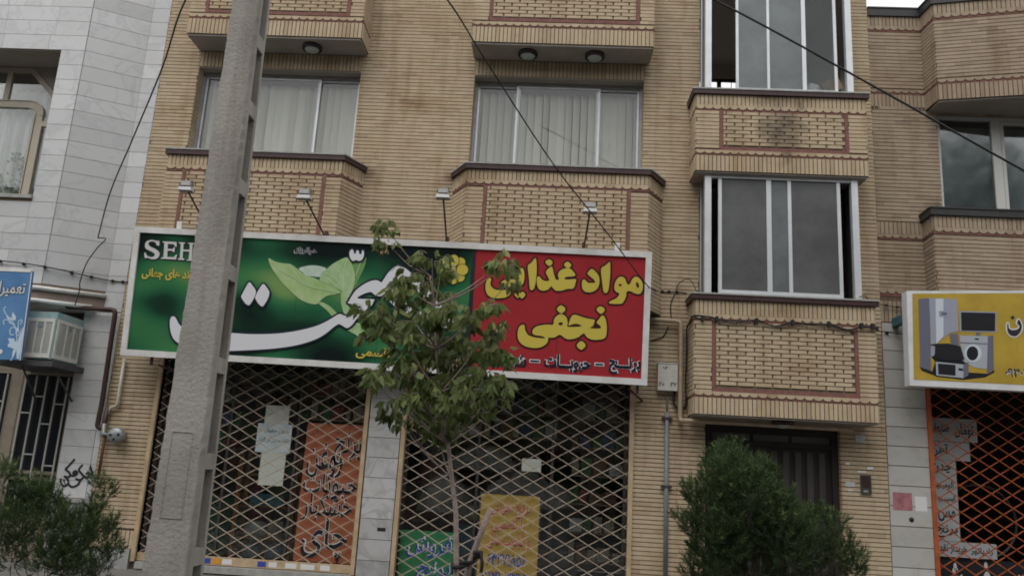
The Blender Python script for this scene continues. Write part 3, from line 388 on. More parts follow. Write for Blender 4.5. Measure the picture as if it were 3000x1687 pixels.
# ------------------------------------------------------------------ ground
def struct(name, bm, m): o = bm.build(name, m); o['kind'] = 'structure'; return o
struct('ground', MB().box(-90, 90, -90, 90, -.6, -.2), m_asph)
struct('road', MB().box(-60, 60, -14.2, -6.6, -.19, -.15), m_asph)
struct('pavement', MB().box(-60, 60, -6.4, 3.4, -.19, 0), m_pave)
struct('kerb', MB().box(-60, 60, -6.6, -6.4, -.19, .01), m_kerb)
struct('far_pavement', MB().box(-60, 60, -24, -14.2, -.19, 0), m_pave)
# ------------------------------------------------------------------ shared builders
def wall_cells(x0, x1, z0, z1, y0, y1, ops):
    b = MB(); xs = sorted({x0, x1} | {v for o in ops for v in o[:2] if x0 < v < x1}); zs = sorted({z0, z1} | {v for o in ops for v in o[2:] if z0 < v < z1})
    for i in range(len(xs) - 1):
        j = 0
        while j < len(zs) - 1:
            cx = (xs[i] + xs[i + 1]) / 2
            def solid(q): cz = (zs[q] + zs[q + 1]) / 2; return not any(o[0] < cx < o[1] and o[2] < cz < o[3] for o in ops)
            if solid(j):
                k = j
                while k + 1 < len(zs) - 1 and solid(k + 1): k += 1
                b.box(xs[i], xs[i + 1], y0, y1, zs[j], zs[k + 1]); j = k + 1
            else: j += 1
    return b
def offset_poly(poly, d):     # open chain left to right in plan, pushed to its outside (-normal)
    out = []
    for i, p in enumerate(poly):
        ns = []
        for a, b in ((i - 1, i), (i, i + 1)):
            if a >= 0 and b < len(poly):
                v = Vector((poly[b][0] - poly[a][0], poly[b][1] - poly[a][1])).normalized(); ns.append(Vector((v.y, -v.x)))
        n = sum(ns, Vector((0, 0))); n = n / max(n.length_squared, 1e-6) * (len(ns) if len(ns) == 1 else 2) if len(ns) == 2 else ns[0]
        out.append((p[0] + n.x * d, p[1] + n.y * d))
    return out
def sill(th, chain, z0, z1, back, dark=m_sill, cap=m_silltop, over=.06):
    c = offset_poly(chain, over); c2 = offset_poly(chain, over - .012)
    poly = c2 + [(c2[-1][0], back), (c2[0][0], back)]
    s = MB().prism(poly, z0, z1 - .022).build('sill', dark, th)
    poly = c + [(c[-1][0], back), (c[0][0], back)]
    MB().prism(poly, z1 - .022, z1).build('sill_cap', cap, s)
def bay(th, chain, bands, zc0, zc1, pan=None, name='bay', mortar=m_mortar, brick=m_brick, back=0.0, ends=True):
    """projecting brick bay: chain = plan corners left to right, bands = (kind, z0, z1); pan = (x0, x1, zlow, zhigh, bottom_bar) on the longest face"""
    core = MB().prism(chain + [(chain[-1][0], back + .02), (chain[0][0], back + .02)] if chain[0][1] != back else chain, zc0, zc1).build(name, mortar, th)
    reds = []; long_ = max(range(len(chain) - 1), key=lambda i: face(chain[i], chain[i + 1])[0])
    for i in range(len(chain) - 1):
        p0, p1 = chain[i], chain[i + 1]; L = face(p0, p1)[0]
        for kind, z0, z1 in bands:
            if kind == 'soldier': soldier(th, brick, p0, p1, z0, z1)
            elif kind == 'scallop': scallop(th, brick, m_redtrim, p0, p1, z0, z1, reds)
            elif kind == 'run':
                if i == long_ and pan:
                    s0, s1 = pan[0] - p0[0], pan[1] - p0[0]
                    run(th, brick, p0, p1, z0, z1, [(s0 - .028, s1 + .028, z0 - 1, z1 + 1)])
                    panel(th, brick, p0, p1, s0 + .028, s1 - .028, pan[2], pan[3])
                else: run(th, brick, p0, p1, z0, z1)
    for q, z0, z1 in reds: MB().prism(q, z0, z1).build('scallop_band', m_redtrim, core)
    if pan:
        y = chain[long_][1]; box('panel_back', m_pback, core, pan[0] + .026, pan[1] - .026, y - .005, y + .001, pan[2], pan[3])
        for x in pan[:2]: box('panel_bar', m_redtrim, core, x - .025, x + .025, y - .017, y + .001, pan[2] - (.058 if pan[4] else 0), pan[3])
        if pan[4]: box('panel_bar', m_redtrim, core, pan[0] + .026, pan[1] - .026, y - .016, y + .001, pan[2] - .057, pan[2])
    return core
def frame_rect(b, x0, x1, z0, z1, y0, y1, w_):
    b.box(x0, x0 + w_, y0, y1, z0, z1); b.box(x1 - w_, x1, y0, y1, z0, z1); b.box(x0 + w_, x1 - w_, y0, y1, z0, z0 + w_); b.box(x0 + w_, x1 - w_, y0, y1, z1 - w_, z1); return b
# ------------------------------------------------------------------ cream brick shop building
BR = thing('brick_building', 'cream brick building in the middle with bay windows above two grilled shop fronts', 'building', (-.9, .5, 0))
XL, XR = -6.56, 4.78
W1, W2 = (-5.94, -3.27, 6.15, 7.79), (-1.43, 1.27, 6.1, 7.79)
S1, S2, DR = (-5.78, -2.66, -.05, 3.3), (-2.09, 1.18, -.05, 3.3), (2.24, 4.14, -.05, 2.47)
G1, G2 = (2.14, 4.38, 4.2, 6.12), (2.14, 4.38, 7.36, 9.9)
OPS = [W1, W2, S1, S2, DR, G1, G2]
wall_cells(XL, XR, 0, 10.4, .002, .25, OPS).build('wall', m_mortar, BR)
skip = [(-5.99, -3.07, 4.0, 6.16), (-1.64, 1.57, 4.0, 6.11), (2.0, 4.5, 2.56, 4.25), (2.0, 4.5, 6.12, 7.42), (-5.99, -3.19, 8.1, 9.6), (-1.46, 1.35, 8.1, 9.6),
        (W1[0], W1[1], 7.79, 8.1), (W2[0], W2[1], 7.79, 8.1), (-2.66, -2.09, 0, 3.3), (XL, -5.78, 0, .52)]
run(BR, m_brick, (XL, .002), (XR, .002), .3, 10.4, [(o[0] - XL, o[1] - XL, o[2], o[3]) for o in OPS + skip])
for W in (W1, W2):
    soldier(BR, m_brick, (W[0], .002), (W[1], .002), 7.79, 8.06)
    run(BR, m_brick, (W[0], .003), (W[0], .19), W[2], W[3], D=.004); run(BR, m_brick, (W[1], .19), (W[1], .003), W[2], W[3], D=.004)
    box('lintel_soffit', m_plaster, BR, W[0], W[1], .004, .2, 7.775, 7.788)
soldier(BR, m_brick, (XL + .02, .002), (-5.85, .002), .27, .52)
run(BR, m_brick, (DR[0], .003), (DR[0], .1), 0.3, DR[3], D=.003); run(BR, m_brick, (DR[1], .1), (DR[1], .003), .3, DR[3], D=.003)
box('plinth', mat('plinth_stone', (.36, .36, .36), .6, noise=(5, .35), bump=(20, .2)), BR, XL, -5.86, -.06, .03, -.02, .26)
# floors, back wall and partitions that close the rooms
sh = wall_cells(XL + .05, XR - .05, 0, 10.4, 3.5, 3.62, [(2.45, 4.2, 8.2, 9.69)])
sh.box(XL, XL + .12, .25, 3.62, 0, 10.4); sh.box(XR - .12, XR, .25, 3.62, 0, 10.4); sh.box(1.6, 1.75, .25, 3.5, 0, 10.4)
for (a, b, z) in ((XL, 1.65, 3.32), (XL, 1.65, 5.3), (XL, 1.65, 8.06), (1.7, XR, 2.6), (1.7, XR, 6.2), (1.7, XR, 10.0)): sh.box(a + .1, b, .26, 3.5, z, z + .14)
sh.box(XL, XR, 0, 3.62, 10.4, 10.55); sh.box(-2.45, -2.3, .25, 3.5, 0, 3.3)
sh.build('inner_walls', m_room, BR)
rw = MB(); frame_rect(rw, 2.45, 4.2, 8.2, 9.69, 3.5, 3.56, .05); rw.box(3.12, 3.2, 3.5, 3.56, 8.25, 9.64)
for x in (2.78, 3.4, 3.62, 3.9): rw.box(x, x + .012, 3.51, 3.53, 8.25, 9.64)
rw.build('rear_window', m_doorm, BR)
# bays below the two curtained windows
ch1 = [(-5.98, 0), (-5.98, -.45), (-3.28, -.45), (-3.06, 0)]; ch2 = [(-1.64, 0), (-1.38, -.45), (1.32, -.45), (1.58, 0)]
bay(BR, ch1, [('soldier', 5.92, 6.08), ('scallop', 5.82, 5.92), ('run', 4.02, 5.82)], 4.0, 6.08, (-5.7, -3.535, 4.02, 5.82, False))
sill(BR, ch1, 6.08, 6.175, .17)
bay(BR, ch2, [('soldier', 5.87, 6.03), ('scallop', 5.77, 5.87), ('run', 4.02, 5.77)], 4.0, 6.03, (-1.095, 1.035, 4.02, 5.77, False))
sill(BR, ch2, 6.03, 6.125, .17)
box('bay_soffit', m_plaster, BR, -1.34, 1.28, -.44, -.02, 3.985, 3.999); box('bay_soffit', m_plaster, BR, -5.96, -3.3, -.44, -.02, 3.985, 3.999)
# balconies above them
for (a, b) in ((-5.98, -3.19), (-1.455, 1.345)):
    c = [(a, 0), (a, -.5), (b, -.5), (b, 0)]
    bay(BR, c, [('soldier', 8.1, 8.36), ('scallop', 8.36, 8.45), ('run', 8.45, 9.5)], 8.1, 9.5, (a + .27, b - .24, 8.52, 9.5, True), name='balcony')
    box('balcony_soffit', m_plaster, BR, a + .01, b - .01, -.49, .0, 8.07, 8.098)
# enclosed balcony column on the right
ch3 = [(2.0, 0), (2.0, -.5), (4.5, -.5), (4.5, 0)]
bay(BR, ch3, [('soldier', 7.17, 7.34), ('scallop', 7.07, 7.17), ('run', 6.45, 7.07), ('scallop', 6.365, 6.45), ('soldier', 6.12, 6.365)], 6.12, 7.34, (2.37, 4.21, 6.505, 7.07, True))
sill(BR, ch3, 7.34, 7.43, .05)
bay(BR, ch3, [('soldier', 3.97, 4.18), ('scallop', 3.875, 3.97), ('run', 2.88, 3.875), ('scallop', 2.795, 2.88), ('soldier', 2.56, 2.795)], 2.56, 4.18, (2.265, 4.23, 2.935, 3.875, True))
sill(BR, ch3, 4.18, 4.27, .05)
for z in (6.118, 2.558): box('bay_soffit', m_plaster, BR, 2.01, 4.49, -.49, -.005, z - .02, z)
# curtained sliding windows
def slide_window(W, stiles, label, dark_left):
    x0, x1, z0, z1 = W; b = frame_rect(MB(), x0, x1, z0, z1 - .02, .17, .25, .045); wdw = b.build('window', m_alud, BR, label=label)
    e = [x0 + .05] + stiles + [x1 - .05]
    for i in range(len(e) - 1):
        a, c = e[i] - (.0 if i == 0 else .03), e[i + 1] + (.0 if i == len(e) - 2 else .03); y = .178 if i % 2 else .212
        s = frame_rect(MB(), a, c, z0 + .047, z1 - .07, y, y + .028, .034).build('sash', m_alu, wdw)
        box('pane', m_glass, wdw, a + .035, c - .035, y + .012, y + .016, z0 + .082, z1 - .105)
    n = int((x1 - x0) / .118); rg = random.Random(int(x0 * 10))
    for i in range(n):
        x = x0 + (i + .5) * (x1 - x0) / n; a = rg.gauss(.38, .2); h = .064; top = z1 - .12 - rg.random() * .015
        p = MB().add([(x - h * math.cos(a), .36 - h * math.sin(a), z0 + .03), (x + h * math.cos(a), .36 + h * math.sin(a), z0 + .03), (x + h * math.cos(a), .36 + h * math.sin(a), top), (x - h * math.cos(a), .36 - h * math.sin(a), top)], [(0, 1, 2, 3)])
        p.build('blind_slat', m_slat, wdw)
slide_window(W1, [-5.1, -3.985], 'wide aluminium sliding window with pale vertical blinds behind the concrete pole', 1)
slide_window(W2, [-.72, .565], 'wide aluminium sliding window with pale vertical blinds and three sashes', 0)
# bay glazing
def bay_glazing(z0, z1, cells, posts, label):
    """cells = (x0, x1, material or None); stiles stand between them"""
    b = MB()
    b.box(2.15, 2.243, -.43, -.335, z0, z1); b.box(4.275, 4.367, -.43, -.335, z0, z1); b.box(2.15, 2.19, -.05, -.004, z0, z1); b.box(2.243, 4.275, -.42, -.35, z0, z0 + .03); b.box(2.243, 4.275, -.42, -.35, z1 - .05, z1)
    wdw = b.build('window', m_alu, BR, label=label)
    box('pane', m_frost, wdw, 2.165, 2.172, -.333, -.052, z0, z1); box('pane', m_frost, wdw, 4.33, 4.337, -.333, -.004, z0, z1)
    for i, (a, c, m) in enumerate(cells):
        if m: box('pane', m, wdw, a, c, -.392 + .012 * (i % 2), -.386 + .012 * (i % 2), z0 + .06, z1 - .05)
    for (a, c) in posts: box('stile', m_alu, wdw, a, c, -.405, -.365, z0 + .031, z1 - .051)
    box('bottom_rail', m_alu, wdw, posts[0][1], posts[-1][0], -.404, -.366, z0 + .031, z0 + .085)
bay_glazing(4.272, 6.1, [(2.4, 3.05, m_frost), (3.12, 3.36, m_frostl), (3.41, 4.07, m_frost)], [(2.35, 2.4), (3.05, 3.12), (3.36, 3.41), (4.07, 4.12)], 'lower enclosed balcony window of dark frosted glass in white frames')
bay_glazing(7.432, 9.85, [(2.66, 3.09, m_frostl), (3.13, 3.62, m_frostl), (3.68, 4.1, m_hazy)], [(2.62, 2.66), (3.09, 3.13), (3.62, 3.68), (4.1, 4.145)], 'upper enclosed balcony window with its left sash slid open')
# marble pier between the shop fronts
pier = box('pier', m_grout, BR, -2.6, -2.14, -.02, .25, 0, 3.3)
z = .02; rg = random.Random(5)
for h in [.3] + [.283] * 11:
    o = box('stone_slab', m_marble2 if z > .3 else mat('plinth_stone', (.36, .36, .36)), pier, -2.602, -2.138, -.034, -.018, z + .004, min(z + h - .004, 3.3)); z += h
    if z > 3.2: break
# entrance door
dr = box('door', m_doorm, BR, 2.245, 4.135, .13, .18, 0, 2.46, label='dark brown ribbed metal entrance door under the brick bay')
frame_rect(MB(), 2.245, 4.135, 0, 2.46, .08, .13, .09).build('door_frame', m_doorm, dr); box('transom_bar', m_doorm, dr, 2.335, 4.045, .09, .129, 2.2, 2.26)
for (a, c) in ((2.36, 2.9), (2.95, 3.45), (3.5, 4.03)): box('transom_pane', m_frost, dr, a, c, .12, .1295, 2.265, 2.36)
x = 2.36; i = 0
while x < 4.0:
    box('door_rib', m_doorp, dr, x, x + .085, .108, .129, .15, 2.14); x += .168; i += 1
box('notice', mat('pink_paper', (.42, .2, .2)), dr, 2.4, 2.53, .1, .104, 2.38, 2.45); box('notice', mat('pale_paper', (.5, .5, .48)), dr, 2.46, 2.53, .1, .104, 1.95, 2.12)
# ------------------------------------------------------------------ shop interiors
def board(name, label, cat, x0, x1, z0, z1, y, m, edge=None, group=None):
    t = thing(name, label, cat, ((x0 + x1) / 2, y, z0), group)
    box('panel', m, t, x0, x1, y, y + .02, z0, z1)
    if edge: frame_rect(MB(), x0 - .02, x1 + .02, z0 - .02, z1 + .02, y - .006, y + .026, .021).build('frame', edge, t)
    return t
ink = mat('black_ink', (.015, .015, .02), .5); wht = mat('white_ink', (.6, .6, .6), .5); red = mat('red_ink', (.42, .03, .03), .5); blue = mat('blue_ink', (.03, .06, .3), .5); redp = mat('pinkish_red_ink', (.45, .09, .07), .5)
for i, (x0, x1, lab) in enumerate(((-5.76, -2.68, 'left shop front glazing behind the lattice, with posters'), (-2.08, 1.16, 'right shop front glazing behind the lattice, dark inside'))):
    t = thing('shop_window', lab, 'shop window', ((x0 + x1) / 2, .2, 0))
    b = frame_rect(MB(), x0, x1, .02, 3.28, .19, .23, .05)
    for k in (1, 2): xx = x0 + (x1 - x0) * k / 3; b.box(xx - .02, xx + .02, .19, .23, .07, 3.23)
    b.build('frame', m_doorp, t)
    for k in range(3): box('pane', m_shopglass, t, x0 + (x1 - x0) * k / 3 + .03, x0 + (x1 - x0) * (k + 1) / 3 - .03, .205, .211, .08, 3.22)
t = board('advertising_board', 'orange vertical board listing rice, oil, beans and tea behind the left grille', 'sign board', -3.55, -2.69, .24, 2.18, .12, mat('orange_board', (.33, .105, .05), .6, noise=(2, .15)))
for s, rc in (('برنج', (-3.12, 1.58, -2.72, 2.08)), ('روغن', (-3.5, 1.38, -2.98, 1.9)), ('حبوبات', (-3.52, 1.1, -2.73, 1.5)), ('خشکبار', (-3.5, .78, -2.78, 1.2)), ('چای', (-3.46, .25, -2.8, .85))):
    lettering(s, rc, .116, wht, t, .035, local=False); lettering(s, rc, .113, ink, t, .012, local=False)
t = thing('poster', 'three pale papers taped in a column on the left shop glass', 'poster', (-4.05, .24, 1.25))
pp = mat('pale_green_paper', (.5, .53, .47), .8)
box('sheet', pp, t, -4.22, -3.86, .176, .178, 2.13, 2.41); box('sheet', mat('pale_blue_paper', (.48, .55, .57), .8), t, -4.31, -3.79, .17, .172, 1.72, 2.14); box('sheet', pp, t, -4.21, -3.84, .173, .175, 1.25, 1.75)
lettering('بدون حقوق', (-4.2, 2.0, -3.83, 2.07), .168, ink, t, local=False); lettering('پشت ویترین می گردد', (-4.27, 1.86, -3.82, 1.94), .168, ink, t, local=False)
t = thing('shelf_rack', 'orange wooden shelf rack with jars behind the left shop glass', 'shelf', (-4.1, .8, 0)); m_or = mat('orange_wood', (.42, .2, .05), .6, noise=(4, .3))
for x in (-4.55, -3.72): box('post', m_or, t, x, x + .06, .25, .31, 0, 1.75); box('post', m_or, t, x, x + .06, .6, .66, 0, 1.75)
for z in (.1, .5, .95, 1.4): box('shelf', m_or, t, -4.56, -3.65, .312, .59, z - .02, z)
rg = random.Random(9); mjar = [mat('jar_white', (.5, .52, .52), .3), mat('jar_blue', (.2, .27, .36), .3), mat('sack_beige', (.4, .36, .28), .8), mat('jar_teal', (.08, .25, .32), .4)]
jl = ['grey plastic jug on the lowest shelf of the orange rack, left one', 'grey plastic jug on the lowest shelf of the orange rack, right one', 'pale bag on the middle shelf of the orange rack, left one', 'pale bag on the middle shelf of the orange rack, right one', 'blue carton on the upper shelf of the orange rack']
for i, (x, z, m, prof) in enumerate(((-4.28, .1, mjar[1], [(.0, .0), (.14, .0), (.15, .2), (.1, .28), (.05, .32), (.05, .37), (0, .37)]), (-3.93, .1, mjar[1], [(.0, .0), (.14, .0), (.15, .2), (.1, .28), (.05, .32), (.05, .37), (0, .37)]),
                            (-4.25, .5, mjar[0], [(0, 0), (.16, .01), (.19, .1), (.15, .2), (.05, .23), (0, .23)]), (-3.95, .5, mjar[2], [(0, 0), (.12, 0), (.13, .2), (.1, .25), (0, .25)]))):
    b = MB().lathe((x, .45, z), prof, 14); tag(b.build('jug' if i < 2 else 'bag', m), jl[i], 'jug' if i < 2 else 'bag')
tag(MB().box(-4.35, -3.85, .33, .55, .951, 1.12).build('carton', mjar[3]), jl[4], 'carton')
tag(MB().lathe((-4.85, .52, .01), [(0, 0), (.24, 0), (.25, .3), (.24, .33), (.25, .36), (.25, .7), (.23, 1.0), (.2, 1.05), (0, 1.05)], 20).build('drum', mat('green_plastic', (.02, .13, .06), .4)), 'tall green plastic drum behind the left shop glass', 'drum')
tag(MB().lathe((-5.3, .48, .01), [(0, 0), (.2, .0), (.22, .5), (.2, .9), (.14, 1.0), (.2, 1.05), (.18, 1.35), (0, 1.4)], 16).build('sack', mat('grey_sack', (.33, .34, .35), .7, noise=(6, .3))), 'tall grey sack next to the green drum behind the left grille', 'sack')
t = thing('wall_shelf', 'dark wall shelving full of goods at the back of the left shop', 'shelf', (-4.2, 1.7, 0)); t2 = thing('wall_shelf', 'dark wall shelving full of goods at the back of the right shop', 'shelf', (-.5, 1.7, 0))
gm = [mat('goods_%s' % k, c, .5) for k, c in (('red', (.3, .05, .04)), ('cream', (.4, .36, .28)), ('blue', (.06, .1, .2)), ('brown', (.18, .1, .06)), ('green', (.05, .16, .06)))]
for tt, x0, x1 in ((t, -6.2, -2.6), (t2, -2.1, 1.4)):
    b = MB()
    for z in (.5, .95, 1.4, 1.85, 2.3, 2.75): b.box(x0, x1, 1.4, 2.0, z - .015, z + .015)
    b.build('shelf', mat('shelf_wood', (.3, .24, .17), .7), tt)
    for z in (.5, .95, 1.4, 1.85, 2.3):
        x = x0 + .05
        while x < x1 - .2:
            wd = rg.uniform(.08, .3); box('goods', rg.choice(gm), tt, x, x + wd, 1.42, 1.7, z + .016, z + rg.uniform(.2, .4)); x += wd + rg.uniform(.01, .1)
t = board('advertising_board', 'yellow board with red and blue Persian lettering behind the right grille', 'sign board', -.92, -.07, .04, 1.32, .12, mat('yellow_board', (.37, .26, .065), .6, noise=(2, .12)), m_doorp)
for s, rc, m in (('برنج ایرانی', (-.78, 1.0, -.2, 1.24), redp), ('با تضمین', (-.74, .8, -.28, 1.0), redp), ('و کیفیت عالی', (-.8, .57, -.2, .8), redp), ('۶۳۲۷۱۸۵۶', (-.78, .34, -.24, .52), blue), ('۰۹۱۳۱۰۳۳۷۷', (-.88, .1, -.15, .27), blue)):
    lettering(s, rc, .117, wht, t, .03, local=False); lettering(s, rc, .114, m, t, .012, local=False)
t = board('advertising_board', 'green board with white edged Persian lettering behind the right grille', 'sign board', -2.04, -1.27, .03, .75, .13, mat('green_board', (.03, .17, .07), .6))
for s, rc in (('فروش', (-1.95, .38, -1.32, .7)), ('برنج', (-1.8, .06, -1.32, .34))):
    lettering(s, rc, .127, wht, t, .03, local=False, slant=.05); lettering(s, rc, .124, blue, t, .01, local=False, slant=.03)
tag(box('notice', pp, None, -.36, -.08, .176, .178, 1.66, 1.84), 'small square white paper on the right shop glass', 'notice')
tag(box('carton', mat('pale_carton', (.42, .4, .33), .8), None, -1.3, -.98, .5, .8, .92, 1.12), 'pale carton just left of the yellow board in the right shop', 'carton')
tag(MB().box(-1.28, -1.0, .48, .8, .012, .85).build('cooler', mat('teal_plastic', (.03, .16, .24), .4)), 'teal blue box with white strip left of the yellow board', 'box'); 
tag(MB().box(-2.0, -1.3, .7, 1.3, .012, 1.0).build('counter', mat('brown_counter', (.2, .12, .07), .6, noise=(4, .3))), 'brown wooden counter inside the right shop behind the green board', 'counter')
tag(MB().box(-.9, .5, .6, 1.1, .012, 1.15).build('display_case', mat('dark_glass_case', (.16, .17, .18), .15)), 'dark glass display case in the middle of the right shop', 'display case')
m_cloth = mat('grey_dust_cover', (.4, .4, .39), .9, noise=(3, .35), bump=(6, .8))
for i, (x, y, z, sx, sz, lab) in enumerate(((-1.5, .62, 1.0, .42, .55, 'grey dust cover heaped on the counter of the right shop'), (-.35, .62, 1.15, .6, .5, 'grey dust cover over goods behind the small white paper'), (-.95, .6, 1.65, .5, .35, 'grey covered heap high behind the trunk in the right shop'), (.15, .62, 1.15, .3, .35, 'small grey covered heap right of the small white paper'))):
    b = MB(); rg2 = random.Random(70 + i); b.lathe((0, 0, 0), [(1, 0), (.95, .3), (.8, .6), (.5, .9), (.2, 1.0), (0, 1.02)], 22)
    b.v = [(x + sx * a * (1 + .12 * math.sin(9 * math.atan2(c, a))) + rg2.uniform(-.015, .015), y + .3 * c, z + sz * d + rg2.uniform(-.02, .02)) for a, c, d in b.v]
    tag(b.build('dust_cover', m_cloth), lab, 'cover')
for i, (x0, x1, y, tiers, lab) in enumerate(((-5.7, -4.62, .26, (1.75, 2.1, 2.45, 2.8), 'shelves of packets high behind the left grille beside the pole'), (.35, 1.12, .26, (.45, .85, 1.25, 1.65, 2.05, 2.45), 'narrow shelves of packets at the right end of the right shop'), (-3.75, -2.72, .26, (2.25, 2.6, 2.95), 'shelves of packets above the orange board'), (-1.95, .2, .4, (2.15, 2.5, 2.85), 'long shelves of packets high in the right shop'))):
    t = thing('goods_shelf', lab, 'shelf', ((x0 + x1) / 2, y, tiers[0])); rg2 = random.Random(90 + i)
    for z in tiers:
        box('board', MATS['shelf_wood'], t, x0, x1, y, y + .3, z - .02, z); x = x0 + .02
        while x < x1 - .1:
            wd = rg2.uniform(.06, .2); box('packet', rg2.choice(gm + [mjar[0], mjar[2]]), t, x, min(x + wd, x1), y + .03, y + .22, z + .002, z + rg2.uniform(.12, .27)); x += wd + rg2.uniform(.005, .05)
# ------------------------------------------------------------------ lattice grilles
def lattice(label, x0, x1, z0, z1, y, m, mp, dx, dz, rail, posts=True, wdt=.0085, group=None, ph=0.0):
    t = thing('lattice_grille', label, 'grille', ((x0 + x1) / 2, y, 0), group); sl_ = dz / dx; rv = MB()
    for sg in (1, -1):
        k = -math.ceil((z1 - z0) / sl_ / dx) - 2
        while True:
            xa = x0 + k * dx + ph; k += 1
            if xa > x1 + (z1 - z0) / sl_ + dx: break
            # line z = z0 + sg * (x - xa) * sl_  (sg -1 starts at the top)
            zs = z0 if sg > 0 else z1
            pts = []
            for X in (x0, x1):
                Z = zs + sg * (X - xa) * sl_
                if z0 <= Z <= z1: pts.append((X, Z))
            for Z in (z0, z1):
                X = xa + (Z - zs) / (sg * sl_)
                if x0 < X < x1: pts.append((X, Z))
            if len(pts) < 2: continue
            (a, za), (c, zc) = sorted(pts)[0], sorted(pts)[-1]
            if c - a < .03: continue
            d = Vector((c - a, 0, zc - za)).normalized(); n = Vector((-d.z, 0, d.x)) * wdt * .7; yy = y + (.006 if sg > 0 else -.006)
            P = [Vector((a, yy, za)), Vector((c, yy, zc))]; vs = []
            for p in P:
                for u, v in ((-1, -1), (1, -1), (1, 1), (-1, 1)): vs.append(p + n * u + Vector((0, .005 * v, 0)))
            MB().add(vs, [(0, 1, 5, 4), (1, 2, 6, 5), (2, 3, 7, 6), (3, 0, 4, 7), (0, 3, 2, 1), (4, 5, 6, 7)]).build('bar', m, t)
    # rivets at the crossings
    i = 0; z = z0
    nz = int((z1 - z0) / (dz / 2)); zt = z1 - z0
    for j in range(1, nz):
        zz = z0 + j * dz / 2
        for k in range(-40, 60):
            # crossings: z0+(x-xa)sl = z1-(x-xb)sl  ->  x = (xa+xb)/2 + zt/(2 sl)
            X = x0 + ph + k * dx / 2 + zt / (2 * sl_)
            q = (zz - z0) / sl_ - (X - x0 - ph)
            if x0 + .02 < X < x1 - .02 and abs(q / dx - round(q / dx)) < .02:
                rv.box(X - .011, X + .011, y - .016, y - .0115, zz - .011, zz + .011)
    if rv.f: rv.build('rivets', m_rust if m is m_lattice else m, t, kind='stuff')
    if posts:
        for x in posts: box('post', mp, t, x, x + .06, y - .105, y + .03, 0 if rail is None else z0 - .12, z1)
    if rail: box('bottom_rail', mp, t, x0, x1, y - .045, y + .02, z0 - .11, z0)
    return t
lt = lattice('beige diamond lattice grille over the left shop front with the orange board', -5.775, -2.68, .23, 3.28, .06, m_lattice, m_beige, .325, .183, True, (-5.84, -2.68))
lt2 = lattice('beige diamond lattice grille over the right shop front behind the young tree', -2.06, 1.17, .12, 3.28, .06, m_lattice, m_beige, .325, .183, True, (-2.125, 1.165), ph=.05)
rg = random.Random(2)
for i, (x, wd, m) in enumerate(((-4.83, .13, blue), (-4.68, .13, mat('orange_ink', (.55, .25, .03))), (-4.53, .14, wht), (-4.02, .12, blue), (-3.86, .12, wht), (-3.62, .16, wht), (-3.4, .2, wht), (-3.12, .14, wht))):
    box('sticker', m, lt, x, x + wd, .0105, .0145, .14, .21)
tag(box('window_ledge', m_silltop, None, -5.75, -2.66, -.08, .24, .02, .11), 'grey stone ledge under the left lattice grille', 'ledge')
# ------------------------------------------------------------------ white stone building on the left
LB = thing('stone_building', 'white stone clad building at the left edge with a tan framed upper window', 'building', (-8.5, .5, 0))
Z0S, PS = 7.8, .2545
wall_cells(-11, -7.66, 3.95, 10.5, -.388, -.1, [(-10.4, -8.03, 5.34, 7.8)]).build('wall', m_grout, LB)
MB().prism([(-7.66, -.388), (-7.64, -.388), (-6.873, .012), (XL, .012), (XL, 3), (-7.66, 3)], 0 + 3.7, 10.5).build('wall', m_grout, LB)
MB().box(-11, -7.66, -.1, 3, 7.9, 10.5).box(-11, -7.66, .6, 3, 0, 7.9).box(-11, -7.66, -.1, .6, 3.95, 5.2).box(-11, -7.66, -.36, .6, 3.66, 3.949).box(-8.02, -7.66, -.1, .6, 5.2, 7.9).prism([(-7.66, -.36), (-6.9, .03), (-6.9, .6), (-7.66, .6)], 3.66, 3.949).build('inner_walls', m_room, LB)
def slabs(p0, p1, z0, z1, ln, ops=(), m=m_marble, zb=Z0S, ps=PS, th=LB):
    L, ang = face(p0, p1); c, s = math.cos(ang), math.sin(ang); k = math.floor((z0 - zb) / ps); rg = random.Random(int(p0[0] * 7))
    while zb + k * ps < z1 - .01:
        a, b = max(z0, zb + k * ps + .003), min(z1, zb + (k + 1) * ps - .003)
        iv = [(0, L)]
        for (s0, s1, q0, q1) in ops:
            if q0 < (a + b) / 2 < q1: iv = [t for (u, v) in iv for t in ((u, min(v, s0)), (max(u, s1), v)) if t[1] - t[0] > .01]
        for (u, v) in iv:
            if ln: cuts = [v]; t = v - rg.uniform(.45, 1.0) * ln
            else: cuts = [v]; t = u - 1
            while t > u + .12: cuts.append(t); t -= ln * rg.uniform(.9, 1.05)
            cuts.append(u); cuts = cuts[::-1]
            for i in range(len(cuts) - 1):
                if b - a > .02: piece(th, 'stone_slab', m, ('box', cuts[i + 1] - cuts[i] - .004, .012, b - a), p0[0] + c * cuts[i], p0[1] + s * cuts[i], a, ang)
        k += 1
slabs((-11, -.388), (-7.644, -.388), 3.97, 10.5, .82, [(.6, 2.97, 5.34, 7.8)])
slabs((-7.64, -.388), (-6.875, .012), 3.97, 10.5, None); slabs((-6.87, .012), (XL - .01, .012), 3.68, 10.5, None)
box('pier', m_grout, LB, -7.14, XL - .005, .014, .3, 0, 3.68)
slabs((-7.14, .014), (-6.66, .014), .92, 3.66, None, zb=.92, ps=.244); slabs((-6.655, .014), (XL - .01, .014), .92, 3.66, None, zb=.92, ps=.244)
box('ledge', m_silltop, LB, -7.16, XL + .0, -.05, .02, .86, .915, label='thin stone ledge'); box('plinth', mat('plinth_stone', (.36, .36, .36)), LB, -7.14, XL - .004, -.02, .02, 0, .858)
cc = [(-11, -.415), (-7.66, -.415), (-6.85, .0)]
